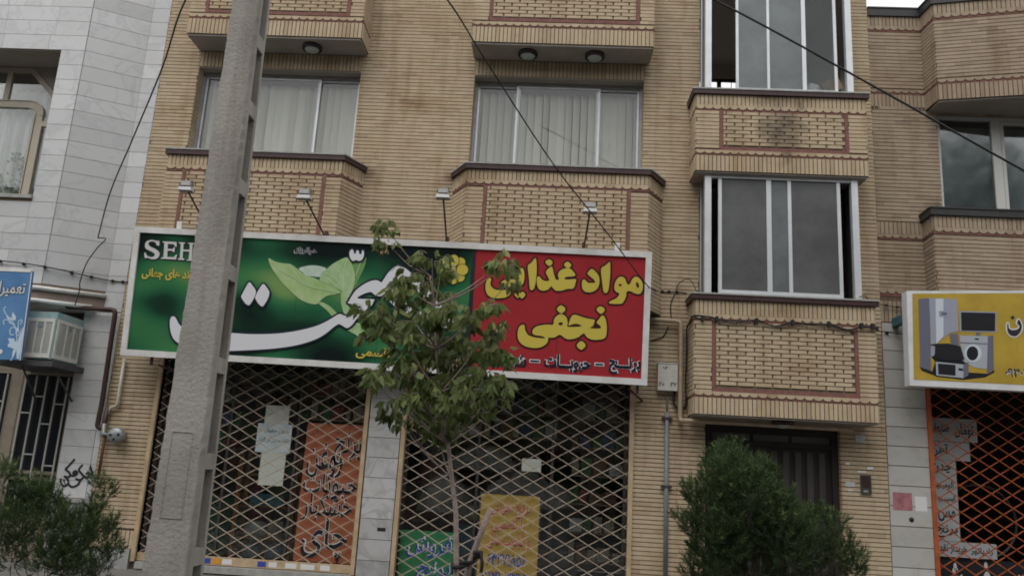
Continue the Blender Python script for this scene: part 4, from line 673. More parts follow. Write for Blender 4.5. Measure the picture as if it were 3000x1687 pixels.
m_corn = mat('white_moulding', (.62, .62, .6), .5, noise=(5, .2))
for zz, xe in ((3.91, 0), (3.72, .14)): MB().tube([(x - (xe if x > -7 else 0), y - .025 - (xe * .5 if x > -7 else 0), zz) for x, y in cc], .034, 10).build('moulding', m_corn, LB)
MB().prism(cc + [(-6.84, .1), (-11, .1)], 3.735, 3.9).build('fascia', mat('brown_fascia', (.26, .2, .165), .7, noise=(4, .3)), LB)
# upper window
m_tan = mat('tan_window_frame', (.43, .385, .31), .5, noise=(4, .12)); m_curt = mat('curtain', (.72, .74, .74), .85, noise=(3, .1))
wy = .2
wl = MB().box(-11, -8.82, wy, wy + .07, 7.69, 7.77).box(-9.29, -9.2, wy + .003, wy + .06, 7.172, 7.689).box(-11, -8.79, wy + .004, wy + .065, 7.07, 7.17).box(-8.66, -8.55, wy + .005, wy + .065, 5.561, 6.93).box(-8.549, -8.0, wy + .004, wy + .06, 6.74, 6.83).box(-11, -8.0, wy - .01, wy + .07, 5.49, 5.56)
wf = wl.build('window', m_tan, LB, label='tan framed window with white curtain, cut top corner and rounded centre light')
def ring(r0, r1, cx=-8.79, cz=6.93): return [(cx + r1 * math.sin(i * math.pi / 20), cz + r1 * math.cos(i * math.pi / 20)) for i in range(11)] + [(cx + r0 * math.sin(i * math.pi / 20), cz + r0 * math.cos(i * math.pi / 20)) for i in range(10, -1, -1)]
def bar2(name, poly, y0, y1, m):
    n = len(poly); MB().add([(a, y0, c) for a, c in poly] + [(a, y1, c) for a, c in poly], [tuple(range(n)), tuple(range(2 * n - 1, n - 1, -1))] + [(i, n + i, n + (i + 1) % n, (i + 1) % n) for i in range(n)]).build(name, m, wf)
bar2('rounded_corner', ring(.13, .24), wy - .001, wy + .06, m_tan); bar2('bead', ring(.235, .255), wy - .012, wy + .01, m_tan); bar2('bead', ring(.115, .132), wy - .012, wy + .01, m_tan)
bar2('cut_corner', [(-8.85, 7.77), (-8.25, 7.17), (-8.31, 7.11), (-8.9, 7.695)], wy - .002, wy + .06, m_tan); bar2('corner_panel', [(-8.848, 7.78), (-8.0, 7.78), (-8.0, 6.95), (-8.2, 7.13)], wy - .006, wy + .05, m_plaster)
for q in ((-8.685, -8.668, 5.57, 6.9), (-8.542, -8.528, 5.57, 6.74)): box('bead', m_tan, wf, q[0], q[1], wy - .01, wy + .02, q[2], q[3])
for q in ((-10.9, -8.8, 7.172, 7.186), (-10.9, -8.8, 7.055, 7.068)): box('bead', m_tan, wf, q[0], q[1], wy - .01, wy + .02, q[2], q[3])
box('pane', m_glass, wf, -11, -8.03, wy + .03, wy + .035, 5.5, 7.75)
cb = MB(); n = 150
for i in range(n):
    a, c = -10.6 + 2.6 * i / n, -10.6 + 2.6 * (i + 1) / n; ya, yc = [.36 + .035 * math.sin(x * 38) + .02 * math.sin(x * 71 + 1) for x in (a, c)]
    cb.add([(a, ya, 5.3), (c, yc, 5.3), (c, yc, 7.42), (a, ya, 7.42)], [(0, 1, 2, 3)], True)
cb.build('curtain', m_curt, wf)
box('recess_soffit', m_plaster, LB, -10.4, -8.03, -.375, .59, 7.784, 7.798); box('recess_sill', m_silltop, LB, -10.4, -8.03, -.44, .19, 5.3, 5.355)
b = MB(); rg = random.Random(4)
for (cx, cz, rr) in ((-8.9, 6.15, .14), (-8.8, 5.95, .12), (-9.05, 5.75, .2), (-8.78, 5.68, .1)):
    for _ in range(26):
        a = rg.uniform(0, 6.28); q = rr * math.sqrt(rg.random()); x, z = cx + q * math.cos(a), cz + q * math.sin(a); t = rg.uniform(0, 6.28); l, w_ = .07, .022; dx, dz = math.cos(t), math.sin(t); y = .27 + rg.random() * .03
        b.add([(x, y, z), (x + l * .5 * dx - w_ * dz, y - .01, z + l * .5 * dz + w_ * dx), (x + l * dx, y, z + l * dz), (x + l * .5 * dx + w_ * dz, y, z + l * .5 * dz - w_ * dx)], [(0, 1, 2, 3)], rnd=rg.random())
pt = thing('potted_plant', 'leafy house plant seen behind the curtain window glass at the left edge', 'plant', (-8.9, .28, 5.5))
b.build('leaves', leaf_mat('house_leaf', (.12, .17, .12), (.16, .22, .15), (.2, .26, .18)), pt, attr=True); MB().tube([(-8.9, .28, 5.5), (-8.88, .28, 6.15)], .008, 6).build('stem', m_tan, pt)
# ground floor front of the left building
fr = MB(); fy_ = .1
for (x0, x1) in ((-9.7, -8.95), (-8.9, -8.12), (-7.97, -7.17)): frame_rect(fr, x0, x1, 1.22, 2.72, fy_, fy_ + .06, .045); frame_rect(fr, x0, x1, .62, 1.17, fy_, fy_ + .06, .045)
fr.box(-8.12, -7.97, fy_ - .01, fy_ + .05, 0, 3.66); fr.box(-7.17, -7.141, fy_ - .005, fy_ + .05, 0, 3.66); fr.box(-11, -7.17, fy_ + .005, fy_ + .05, 2.725, 2.85); fr.box(-11, -7.17, fy_ + .012, fy_ + .04, 0, .615)
sf = fr.build('shop_front', mat('tan_metal', (.26, .22, .17), .5, noise=(5, .25)), LB)
box('pane', m_dark, sf, -11, -7.17, fy_ + .07, fy_ + .08, 2.85, 3.66)
gl = mat('dark_glass', (.015, .017, .02), .08)
for (x0, x1) in ((-9.66, -8.99), (-8.86, -8.16), (-7.93, -7.21)):
    for (a, c) in ((1.26, 2.68), (.66, 1.13)): box('pane', gl, sf, x0, x1, fy_ + .03, fy_ + .04, a, c)
    for i in range(5):
        x = x0 + .03 + i * (x1 - x0 - .06) / 4; box('bar', mat('grey_bar', (.33, .33, .31), .5), sf, x - .011, x + .011, fy_ - .05, fy_ - .03, .5, 2.66)
    for i, z in ((0, 2.1), (0, 1.0), (1, 2.35), (1, 1.5), (2, 1.95), (2, 1.05), (3, 2.25), (3, 1.35)):
        x = x0 + .03 + i * (x1 - x0 - .06) / 4; box('bar', mat('grey_bar', (.33, .33, .31)), sf, x + .012, x + (x1 - x0 - .06) / 4 - .012, fy_ - .048, fy_ - .032, z - .01, z + .01)
# graffiti on the stone pier
gr = []
for ln in DATA['G']: gr += stroke_polys(catmull(ln, 4, False), .031, False)
flat('graffiti', gr, -.004, ink, LB, local=False)['label'] = 'black sprayed Persian graffiti on the stone pier'
# ------------------------------------------------------------------ evaporative cooler
AC = thing('evaporative_cooler', 'teal and white louvred evaporative cooler above the left building entrance', 'air cooler', (-7.3, -.45, 2.8)); m_teal = mat('teal_paint', (.17, .33, .36), .55, noise=(9, .35, (.3, .36, .34)))
box('body', m_teal, AC, -7.5, -7.06, -.78, -.1, 2.82, 3.5); m_lou = mat('cooler_panel', (.6, .6, .56), .5, noise=(5, .15))
for k in range(2):
    # k 0 front panel, k 1 panel on the side that faces right
    def P(u, d, z, k=k): return (-7.5 + u * .44, -.78 - d, z) if k == 0 else (-7.06 + d, -.78 + u * .66, z)
    def slab(u0, u1, z0, z1, d0, d1, k=k):
        a, c = P(u0, d0, z0), P(u1, d1, z1); return (min(a[0], c[0]), max(a[0], c[0]), min(a[1], c[1]), max(a[1], c[1]), z0, z1)
    fb = MB()
    for q in ((.03, .1, 2.84, 3.4), (.9, .97, 2.84, 3.4), (.1, .9, 2.84, 2.9), (.1, .9, 3.35, 3.4), (.36, .41, 2.9, 3.35), (.63, .68, 2.9, 3.35)): fb.box(*slab(q[0], q[1], q[2], q[3], .0, .02))
    pn = fb.build('louvre_panel', m_lou, AC)
    for i in range(19):
        z = 2.905 + i * .0232
        for (a, c) in ((.1, .36), (.41, .63), (.68, .9)): box('louvre', m_lou, pn, *slab(a, c, z, z + .012, .002, .016))
    st = [(math.cos(math.pi / 5 * i - math.pi / 2) * (.055 if i % 2 else .024), math.sin(math.pi / 5 * i - math.pi / 2) * (.055 if i % 2 else .024)) for i in range(10)]
    MB().add([(P(.5 + a / (.44 if k == 0 else .66), .024, 3.3 - c)) for a, c in st], [tuple(range(10))]).build('star_badge', mat('star_blue', (.2, .24, .34)), pn)
tag(MB().box(-7.9, -7.0, -.8, .1, 2.72, 2.8).tube([(-7.6, -.1, 2.3), (-7.5, -.7, 2.72)], .015, 6).tube([(-7.1, -.0, 2.3), (-7.1, -.6, 2.72)], .015, 6).build('cooler_bracket', mat('dark_steel', (.07, .07, .075), .6, noise=(8, .4))), 'dark steel bracket carrying the teal air cooler', 'bracket')
# ------------------------------------------------------------------ blue banner
D_ = DATA['L']; BL = thing('shop_banner', 'blue fabric banner with white flourish at the left edge', 'banner', (-7.8, -1.0, 2.7))
o = D_['outer']; m_blue = mat('blue_print', (.055, .16, .34), .5, noise=(2, .25, (.09, .22, .42)))
MB().add([(a, -1.0, z) for a, z in o] + [(a, -.95, z) for a, z in o], [(0, 1, 2, 3), (4, 7, 6, 5), (0, 4, 5, 1), (1, 5, 6, 2), (2, 6, 7, 3), (3, 7, 4, 0)]).build('banner_sheet', m_blue, BL)
def edge_strip(pts, w_, y, m, par, name='edge'): return flat(name, stroke_polys(pts, w_, False), y, m, par, local=False)
edge_strip([o[0], o[1]], .05, -1.006, m_white, BL, 'hem'); edge_strip([o[1], o[2]], .014, -1.006, m_white, BL, 'hem')
pl = []
for ln in D_['flor']: pl += stroke_polys(catmull(ln, 3, False), .013, False)
for lf in D_['leaves']: pl.append(lf)
flat('flourish', pl, -1.004, mat('pale_blue_print', (.45, .56, .66), .5), BL, local=False)
(ax, az), (bx, bz) = D_['text']; lettering('تعمیرات', (ax, az, bx, bz), -1.004, ink, BL, .05, local=False); lettering('تعمیرات', (ax, az, bx, bz), -1.008, wht, BL, .012, local=False)
ox, oz = D_['o']; flat('lettering', stroke_polys([(ox + .022 * math.cos(a), oz + .025 * math.sin(a)) for a in [i * math.pi / 8 for i in range(16)]], .018, True), -1.006, wht, BL, local=False)
# ------------------------------------------------------------------ long shop sign
S = DATA['S']; O_, XA_, UA_ = [Vector(q) for q in S['axes']]; N_ = XA_.cross(UA_)
SG = thing('shop_sign', 'long shop sign with white frame, green left part and red right part', 'sign', tuple(O_))
SG.matrix_basis = Matrix(((XA_.x, -N_.x, UA_.x, O_.x), (XA_.y, -N_.y, UA_.y, O_.y), (XA_.z, -N_.z, UA_.z, O_.z), (0, 0, 0, 1)))
SW, SH = 7.545, 1.885
def lbox(name, m, *b): return MB().box(*b).build(name, m, SG, local=True)
lbox('backing', m_alud, .02, SW - .02, .006, .09, .02, SH - .02)
for q in ((0, SW, 0, .088), (0, SW, SH - .086, SH)): lbox('frame_rail', m_white, q[0], q[1], -.028, .1, q[2], q[3])
for q in ((0, .082), (SW - .085, SW)): lbox('frame_rail', m_white, q[0], q[1], -.0275, .0995, .089, SH - .087)
def print_green():
    m = bpy.data.materials.new('green_print'); m.use_nodes = True; n = m.node_tree; b = n.nodes['Principled BSDF']; b.inputs['Roughness'].default_value = .24
    tc = n.nodes.new('ShaderNodeTexCoord'); mp = n.nodes.new('ShaderNodeMapping'); mp.inputs['Scale'].default_value = (.75, 1, 1.25); mp.inputs['Location'].default_value = (3.3, 0, 1.7)
    t = n.nodes.new('ShaderNodeTexNoise'); t.inputs['Scale'].default_value = 1.15; t.inputs['Detail'].default_value = .6; n.links.new(tc.outputs['Object'], mp.inputs[0]); n.links.new(mp.outputs[0], t.inputs['Vector'])
    rp = n.nodes.new('ShaderNodeValToRGB'); n.links.new(t.outputs['Fac'], rp.inputs[0]); cr = rp.color_ramp
    for p, c in ((.35, (.006, .013, .013)), (.45, (.01, .045, .025)), (.54, (.022, .125, .055)), (.64, (.05, .19, .07)), (.75, (.18, .3, .1))):
        e = cr.elements.new(p); e.color = (*c, 1)
    cr.elements.remove(cr.elements[0]); cr.elements.remove(cr.elements[-1]); n.links.new(rp.outputs[0], b.inputs['Base Color']); return m
def lflat(name, polys, y, m, par=None): return flat(name, polys, y, m, par or SG)
dv = (S['divide'][0][0] + S['divide'][1][0]) / 2
gp = lflat('green_panel', [[(.075, .08), (dv, .08), (dv, SH - .08), (.075, SH - .08)]], 0, print_green())
rp_ = lflat('red_panel', [[(dv, .08), (SW - .08, .08), (SW - .08, SH - .08), (dv, SH - .08)]], 0, mat('red_print', (.36, .033, .04), .24, noise=(1.5, .15)))
lflat('divider', [[(dv - .03, .088), (dv + .03, .088), (dv + .03, SH - .086), (dv - .03, SH - .086)]], -.002, ink)
for x in (1.26, 2.48, 3.7, 6.26): lflat('seam', [[(x, .088), (x + .005, .088), (x + .005, SH - .086), (x, SH - .086)]], -.0012, ink)
m_leafp = mat('leaf_print', (.29, .45, .16), .4, noise=(5, .35, (.42, .54, .28))); m_leafq = mat('leaf_print_pale', (.42, .55, .33), .4, noise=(6, .3, (.28, .44, .18))); m_vein = mat('vein_print', (.45, .6, .36), .4)
lf = lflat('leaf_picture', [catmull(S['leafC'], 3)], -.0025, mat('leaf_print_dark', (.16, .32, .1), .4), gp)
lflat('leaf_picture', [catmull(S['drop'], 3)], -.004, mat('drop_print', (.42, .55, .42), .3, noise=(6, .4, (.6, .68, .62))), gp); lflat('leaf_picture', [catmull(S['leafA'], 3)], -.0055, m_leafp, gp)
lflat('leaf_picture', [catmull(S[k], 3) for k in ('stem1', 'stem2', 'stem3')], -.007, m_leafq, gp); lflat('leaf_picture', [catmull(S['leafB'], 3)], -.0085, m_leafq, gp)
vp = []
for ln in S['veins']: vp += stroke_polys(catmull(ln, 4, False), .011, False)
lflat('leaf_veins', vp, -.0105, m_vein, gp)
def outlined(polys, wd, y, fill, line, par, sm=3, name='lettering'):
    P = [catmull(p, sm) if sm > 1 else p for p in polys]; ol = []
    for p in P: ol += stroke_polys(p, wd, True); ol.append(p)
    lflat(name, ol, y, line, par); lflat(name, P, y - .003, fill, par)
navy = mat('dark_navy_print', (.012, .014, .03), .4); m_wp = mat('white_print', (.66, .67, .7), .4); m_yel = mat('yellow_print', (.56, .45, .075), .4)
outlined([S['word']], .055, -.013, m_wp, navy, gp, 3); lflat('lettering', [catmull(S['wordhole'], 3)], -.019, MATS['green_board'], gp)
outlined([S['dot1'], S['dot2']], .05, -.013, m_wp, navy, gp, 2); outlined([S['shadda']], .05, -.013, m_wp, navy, gp, 3)
for k in 'SEH':
    p = S[k] if k != 'S' else catmull(S[k], 2)
    lflat('lettering', stroke_polys(p, .035, True) + [p], -.004, ink, gp) if False else None
    lflat('lettering', [[(a + .016, c - .014) for a, c in p]] + stroke_polys([(a + .01, c - .008) for a, c in p], .022, True), -.004, ink, gp); lflat('lettering', [p], -.008, mat('silver_print', (.58, .57, .57), .4), gp)
for fp in (S['flower'][:4], S['flower'][4:8], S['flower'][8:]):
    y = -.004 if fp is S['flower'][:4] else -.004
for i, (p) in enumerate(S['flower']):
    y = -.004 - .0012 * i; lflat('flower_emblem', stroke_polys(p, .016, True) + [p], y, navy, gp); lflat('flower_emblem', [p], y - .0006, m_yel, gp)
def stext(txt, key, fill, line, par, b1, b0, y=-.004): lettering(txt, S[key], y, line, par, b1); lettering(txt, S[key], y - .003, fill, par, b0)
stext('برند های جهانی', 't_brand', m_yel, ink, gp, .05, .035); stext('هوالرزاق', 't_raz', ink, m_wp, gp, .05, .008); stext('قاسمی', 't_name', m_yel, navy, gp, .05, .025, -.022)
outlined(S['yellow'], .05, -.004, m_yel, mat('dark_maroon_print', (.04, .01, .012), .4), rp_, 3)
for p in S['holes']: lflat('lettering', [catmull(p, 3)], -.011, MATS['dark_maroon_print'], rp_)
stext('برنـــج', 't_rice', navy, m_wp, rp_, .085, .042); stext('حبوبـــات', 't_bean', navy, m_wp, rp_, .085, .042); stext('شویـد', 't_dill', navy, m_wp, rp_, .085, .042)
for k in ('t_d1', 't_d2'):
    a, c, d, e = S[k]; lflat('lettering', [[(a - .012, c - .012), (d + .012, c - .012), (d + .012, e + .012), (a - .012, e + .012)]], -.004, m_wp, rp_); lflat('lettering', [[(a, c), (d, c), (d, e), (a, e)]], -.007, navy, rp_)
for x in (.59, 7.02): lbox('bracket', m_white, x, x + .07, .04, .06, SH - .02, SH + .12)
for x in (.42, 7.4): lbox('stay', mat('brown_steel', (.06, .025, .02), .6), x, x + .035, .03, .06, -.12, .12)
for x in (-5.65, 1.1): tag(MB().tube([(x, -.45, 2.86), (x + .25, .02, 2.74)], .016, 6).build('sign_stay', MATS['brown_steel']), 'brown steel stay holding the %s end of the long sign to the wall' % ('left' if x < 0 else 'right'), 'bracket')
# floodlights over the sign
m_hood = mat('grey_hood', (.42, .43, .42), .5, noise=(9, .2)); fw = ['nearest the white stone building', 'just right of the concrete pole', 'above the young tree', 'above its red end']
for i, (x, z, bx) in enumerate(((-5.27, 5.3, -5.08), (-3.56, 5.25, -3.36), (-1.61, 5.34, -1.585), (.44, 5.22, .39))):
    t = thing('floodlight', 'grey floodlight on a brown arm over the sign, ' + fw[i], 'floodlight', (bx, -.66, 4.83), 'floodlights along the top of the sign'); y = -1.2
    MB().tube([(bx, -.64, 4.8), (bx + (x - bx) * .93, y + .05, z - .05)], .013, 8).build('arm', MATS['brown_steel'], t); box('foot', MATS['brown_steel'], t, bx - .025, bx + .025, -.66, -.6, 4.78, 4.9)
    hd = MB().add([(x - .1, y - .07, z - .055), (x + .1, y - .07, z - .055), (x + .1, y + .07, z - .055), (x - .1, y + .07, z - .055), (x - .082, y - .05, z), (x + .082, y - .05, z), (x + .082, y + .05, z), (x - .082, y + .05, z)], [(0, 3, 2, 1), (4, 5, 6, 7), (0, 1, 5, 4), (1, 2, 6, 5), (2, 3, 7, 6), (3, 0, 4, 7)]).build('hood', m_hood, t)
    box('lens', m_frostl, hd, x - .085, x + .085, y - .055, y + .055, z - .059, z - .0555); box('neck', m_black, t, x - .06, x + .06, y - .04, y + .04, z + .001, z + .018)  # black block paints the shaded gap between hood and housing
    box('housing', m_hood, t, x - .068, x + .068, y - .05, y + .05, z + .019, z + .085); MB().tube([(x - .09, y, z + .03), (x - .075, y, z + .1), (x + .075, y, z + .1), (x + .09, y, z + .03)], .006, 6).build('yoke', m_black, t)
# soffit lamps
for i, (x, y, z, lab) in enumerate(((-4.03, -.26, 8.069, 'round dark rimmed lamp alone under the left balcony'), (-.585, -.26, 8.069, 'round dark rimmed lamp under the middle balcony, left of two'), (.465, -.26, 8.069, 'round dark rimmed lamp under the middle balcony, right of two'), (3.27, -.26, 2.537, 'round lamp under the lower brick bay above the entrance door'))):
    t = thing('ceiling_lamp', lab, 'lamp', (x, y, z), 'round lamps under the balconies')
    MB().lathe((x, y, z), [(.15, 0), (.155, -.03), (.15, -.055), (.115, -.06), (.11, -.04)], 24).build('rim', mat('lamp_rim', (.03, .012, .014), .4), t)
    MB().lathe((x, y, z), [(.118, -.05), (.1, -.075), (.06, -.095), (.0, -.102)], 24).build('bowl', mat('lamp_bowl', (.36, .4, .36), .3), t)
# ------------------------------------------------------------------ right brick building
RB = thing('brick_building', 'darker brown brick building at the right edge with dark coping and an orange grilled shop', 'building', (7, .5, 0))
m_brk2 = brick_mat('brown_brick', [(0, (.27, .21, .155)), (.15, (.31, .245, .18)), (.6, (.34, .275, .2)), (1, (.36, .285, .21))], [((5.6, 0, 5.85), (.3, .4, .15), (.4, .38, .36))])
RX = 9.2; WN = (5.78, 8.6, 5.8, 7.4)
wall_cells(XR + .003, RX, 0, 9.05, .032, .3, [WN, (5.4, RX - .2, -.05, 3.35)]).build('wall', m_mortar, RB)
run(RB, m_brk2, (XR + .003, .032), (RX, .032), 4.6, 7.52, [(WN[0] - XR, WN[1] - XR, WN[2], WN[3]), (.68, 4.4, 5.1, 5.75), (0, 5, 5.35, 5.62)]); run(RB, m_brk2, (XR + .003, .032), (5.62, .032), 7.79, 8.78)
reds = []
for (z0, z1, k) in ((8.88, 9.05, 's'), (8.78, 8.88, 'c'), (7.7, 7.79, 'c'), (7.45, 7.7, 's'), (5.43, 5.62, 's'), (5.34, 5.43, 'c'), (4.47, 4.6, 'c'), (4.08, 4.4, 's')):
    x1 = 5.62 if z0 > 7 else 5.48 if z0 > 5 else 6.5
    if k == 's': soldier(RB, m_brk2, (XR + .003, .032), (x1, .032), z0, z1)
    else: scallop(RB, m_brk2, m_redtrim, (XR + .003, .032), (x1, .032), z0, z1, reds)
for q, z0, z1 in reds: MB().prism(q, z0, z1).build('scallop_band', m_redtrim, RB)
m_cope = mat('dark_coping', (.035, .033, .033), .5, noise=(6, .3))
up = [(5.62, .03), (5.65, -.34), (7.0, -.64), (8.6, -.64), (8.6, .03)]
bay(RB, up, [('soldier', 8.88, 9.05), ('scallop', 8.78, 8.88), ('run', 7.79, 8.78), ('scallop', 7.7, 7.79), ('soldier', 7.45, 7.7)], 7.45, 9.05, brick=m_brk2, back=.03)
sill(RB, [(XR + .01, .03), (5.62, .03)] + up[1:4], 9.05, 9.2, .3, m_cope, m_cope, .05)
lo = [(5.48, .03), (5.46, -.35), (8.6, -.35), (8.6, .03)]
bay(RB, lo, [('soldier', 5.44, 5.62), ('scallop', 5.34, 5.44), ('run', 4.0, 5.34)], 4.0, 5.62, brick=m_brk2, back=.03)
sill(RB, lo, 5.62, 5.74, .1, m_cope, m_cope)
box('bay_soffit', m_plaster, RB, 5.66, 8.58, -.33, .28, 7.42, 7.449); MB().prism([(5.67, -.33), (7.0, -.62), (8.58, -.62), (8.58, -.33)], 7.425, 7.449).build('bay_soffit', m_plaster, RB)
wb = frame_rect(MB(), WN[0], WN[1], WN[2] - .05, WN[3], .08, .15, .06); wb.box(6.62, 6.75, .08, .15, WN[2], WN[3] - .06)
wd = wb.build('window', mat('white_frame', (.5, .5, .48), .5), RB, label='wide window reflecting a tree under the angled brick bay'); 
m_refl = glass_mat('dark_window_glass', (.85, .88, .89), .06, 1.0, 1.6)
frame_rect(MB(), 6.76, 8.5, WN[2], WN[3] - .07, .09, .14, .05).build('sash', MATS['white_frame'], wd)
box('pane', m_refl, wd, 5.84, 6.62, .11, .115, WN[2], WN[3] - .06); box('pane', m_refl, wd, 6.8, 8.45, .11, .115, WN[2] + .05, WN[3] - .12)
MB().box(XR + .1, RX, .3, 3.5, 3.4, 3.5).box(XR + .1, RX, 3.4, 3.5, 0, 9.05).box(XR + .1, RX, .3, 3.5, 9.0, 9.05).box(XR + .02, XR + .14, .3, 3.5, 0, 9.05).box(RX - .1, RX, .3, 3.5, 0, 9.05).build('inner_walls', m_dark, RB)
box('curtain', mat('grey_curtain', (.6, .64, .65), .9, noise=(2, .3)), wd, 5.8, 8.5, .28, .29, WN[2], WN[3] - .1)
p2 = box('pier', m_grout, RB, XR + .005, 5.35, -.01, .3, 0, 4.06)
zz = .12
while zz < 4.05:
    box('stone_slab', m_marble3, p2, XR + .007, 5.352, -.024, -.008, zz + .004, min(zz + .265, 4.055)); zz += .272
lattice('orange diamond lattice grille over the dark shop at the right edge', 5.42, 8.9, .1, 3.32, .06, mat('orange_lattice_paint', (.4, .095, .03), .5, noise=(8, .35)), mat('orange_lattice_paint', (.4, .095, .03)), .285, .183, True, (5.355, 8.9), wdt=.0095)
t = thing('price_board', 'pale grey stepped price board with black Persian words behind the orange grille', 'sign board', (5.9, .3, .8)); pg = mat('pale_grey_board', (.4, .43, .44), .7)
for (a, c, z0, z1) in ((5.48, 6.2, 2.42, 2.75), (5.48, 6.08, 2.15, 2.41), (5.48, 5.87, 1.03, 2.145), (5.48, 6.36, .82, 1.025)): box('panel', pg, t, a, c, .3, .32, z0, z1)
for s, rc in (('ضایعات', (5.52, 2.52, 5.8, 2.68)), ('تومان', (5.88, 2.48, 6.15, 2.68)), ('آهن', (5.52, 2.2, 5.78, 2.38)), ('چدن', (5.53, 1.95, 5.8, 2.1)), ('آلومینیوم', (5.5, 1.72, 5.83, 1.87)), ('آلومینیوم', (5.6, 1.55, 5.84, 1.66)), ('مس', (5.58, 1.3, 5.82, 1.45)), ('برنج', (5.54, 1.08, 5.84, 1.25)), ('خریدار نقدی', (5.5, .86, 5.95, 1.0)), ('رادیاتور', (6.0, .86, 6.3, .97))):
    lettering(s, rc, .297, ink, t, .02, local=False)
t = board('advertising_board', 'black board with large white Persian letters low behind the orange grille', 'sign board', 5.45, 7.2, .1, .8, .34, ink); lettering('خرید و فروش', (5.55, .15, 7.1, .78), .336, wht, t, .03, local=False)
tag(MB().lathe((6.7, 1.4, 1.3), [(.55, -.02), (.57, 0), (.55, .02), (.53, 0), (.55, -.02)], 30, axis='y').build('wheel_hoop', m_alud), 'thin grey metal hoop hanging in the dark right shop', 'hoop')
# yellow banner
Bn = DATA['B']; YB = thing('shop_banner', 'yellow banner with printed household appliances at the right edge', 'banner', (6, -.5, 3.05)); o = Bn['outer']
xr = 8.9; tz = lambda x: o[0][1] + (o[1][1] - o[0][1]) * (x - o[0][0]) / (o[1][0] - o[0][0]); bz_ = lambda x: o[3][1] + (o[2][1] - o[3][1]) * (x - o[3][0]) / (o[2][0] - o[3][0])
oo = [(o[0][0], o[0][1]), (xr, tz(xr)), (xr, bz_(xr)), (o[3][0], o[3][1])]
MB().add([(a, -.59, z) for a, z in oo] + [(a, -.42, z) for a, z in oo], [(0, 1, 2, 3), (4, 7, 6, 5), (0, 4, 5, 1), (1, 5, 6, 2), (2, 6, 7, 3), (3, 7, 4, 0)]).build('banner_sheet', mat('white_vinyl', (.62, .63, .64), .5, noise=(4, .15)), YB)
iw = .075; ii = [(oo[0][0] + iw, oo[0][1] - .035), (xr, tz(xr) - .035), (xr, bz_(xr) + .085), (oo[3][0] + iw - .02, oo[3][1] + .085)]
fl_ = lambda nm, p, y, m: flat(nm, p, y, m, YB, local=False)
fl_('print', [ii], -.593, mat('yellow_vinyl', (.42, .29, .035), .45, noise=(2.5, .22), bump=(3, .25)))
sil = [mat('appl_' + k, c, .4) for k, c in (('dark', (.012, .012, .016)), ('side', (.12, .12, .17)), ('mid', (.27, .29, .36)), ('light', (.5, .54, .6)), ('grey', (.33, .36, .4)))]
for k, m, y in (('shadow', 0, 1), ('fridgeside', 1, 2), ('fridge', 2, 3), ('fridge2', 3, 4), ('panel', 2, 5), ('panel2', 1, 6), ('tv', 2, 2), ('tvs', 0, 3), ('tvf', 1, 2), ('wash', 4, 2), ('washside', 1, 3), ('washline', 1, 3), ('washdisp', 0, 3), ('ring', 3, 3), ('porth', 0, 4), ('pot2', 1, 5), ('pot', 0, 6), ('micros', 1, 7), ('micro', 4, 8), ('microd', 0, 9), ('mbtn', 0, 9)):
    fl_('appliance_print', [Bn[k]], -.593 - .0015 * y, sil[m])
nn = catmull(Bn['noon'], 3); fl_('lettering', stroke_polys(nn, .035, True) + [nn], -.595, wht); fl_('lettering', [nn], -.598, ink); fl_('lettering', [Bn['noondot']], -.598, ink)
(ax, az), (bx, bz) = Bn['phone']; lettering('۰۹۳۰۲', (ax, az, bx, bz), -.595, wht, YB, .05, local=False); lettering('۰۹۳۰۲', (ax, az, bx, bz), -.598, ink, YB, .015, local=False)
tag(MB().box(4.93, 5.02, -.4, -.02, 4.0, 4.12).box(4.94, 5.0, -.42, -.34, 3.9, 4.18).build('banner_bracket', mat('blue_green_paint', (.05, .14, .17), .6)), 'blue green bracket sticking out left of the yellow banner', 'bracket')
# ------------------------------------------------------------------ concrete pole
PO = thing('utility_pole', 'tall tapered concrete pole with recessed side panels in front of the sign', 'pole', (-2.45, -6.35, -.2)); PZ0, PZ1 = -.2, 8.5
def pw(z): return .302 - .0222 * z
def pdp(z): return .315 - .013 * z
PX = lambda z: -2.452 + .001 * z
def ptap(name, f0, f1, g0, g1, z0=PZ0, z1=PZ1, par=None, seg=1, rough=0):
    b = MB(); rg = random.Random(8); n = seg + 1
    for i in range(n):
        z = z0 + (z1 - z0) * i / seg; w_, d = pw(z), pdp(z); x = PX(z); e = [rg.uniform(-rough, rough) for _ in range(4)]
        b.v += [(x + w_ * f0 + e[0], -6.5 + d * g0, z), (x + w_ * f1 + e[1], -6.5 + d * g0, z), (x + w_ * f1, -6.5 + d * g1, z), (x + w_ * f0, -6.5 + d * g1, z)]
    for i in range(seg):
        for j in range(4): b.f.append((4 * i + j, 4 * i + (j + 1) % 4, 4 * i + 4 + (j + 1) % 4, 4 * i + 4 + j))
    b.f += [(3, 2, 1, 0), tuple(range(4 * seg, 4 * seg + 4))]; b.sm = [False] * len(b.f); b.r = [0] * len(b.f)
    return b.build(name, m_conc, par or PO)
ptap('front_flange', -.5, .5, 0, .4, seg=170, rough=.005); ptap('rear_flange', -.5, .5, .86, 1.0, seg=1); ptap('web', -.28, .28, .401, .859)
for z in (.35, .95, 1.58, 2.24, 2.91, 3.56, 4.18, 4.73, 5.3, 5.9, 6.5, 7.2):
    for sg in (-1, 1): ptap('rung', sg * .281, sg * .496, .402, .858, z - .06, z + .05)
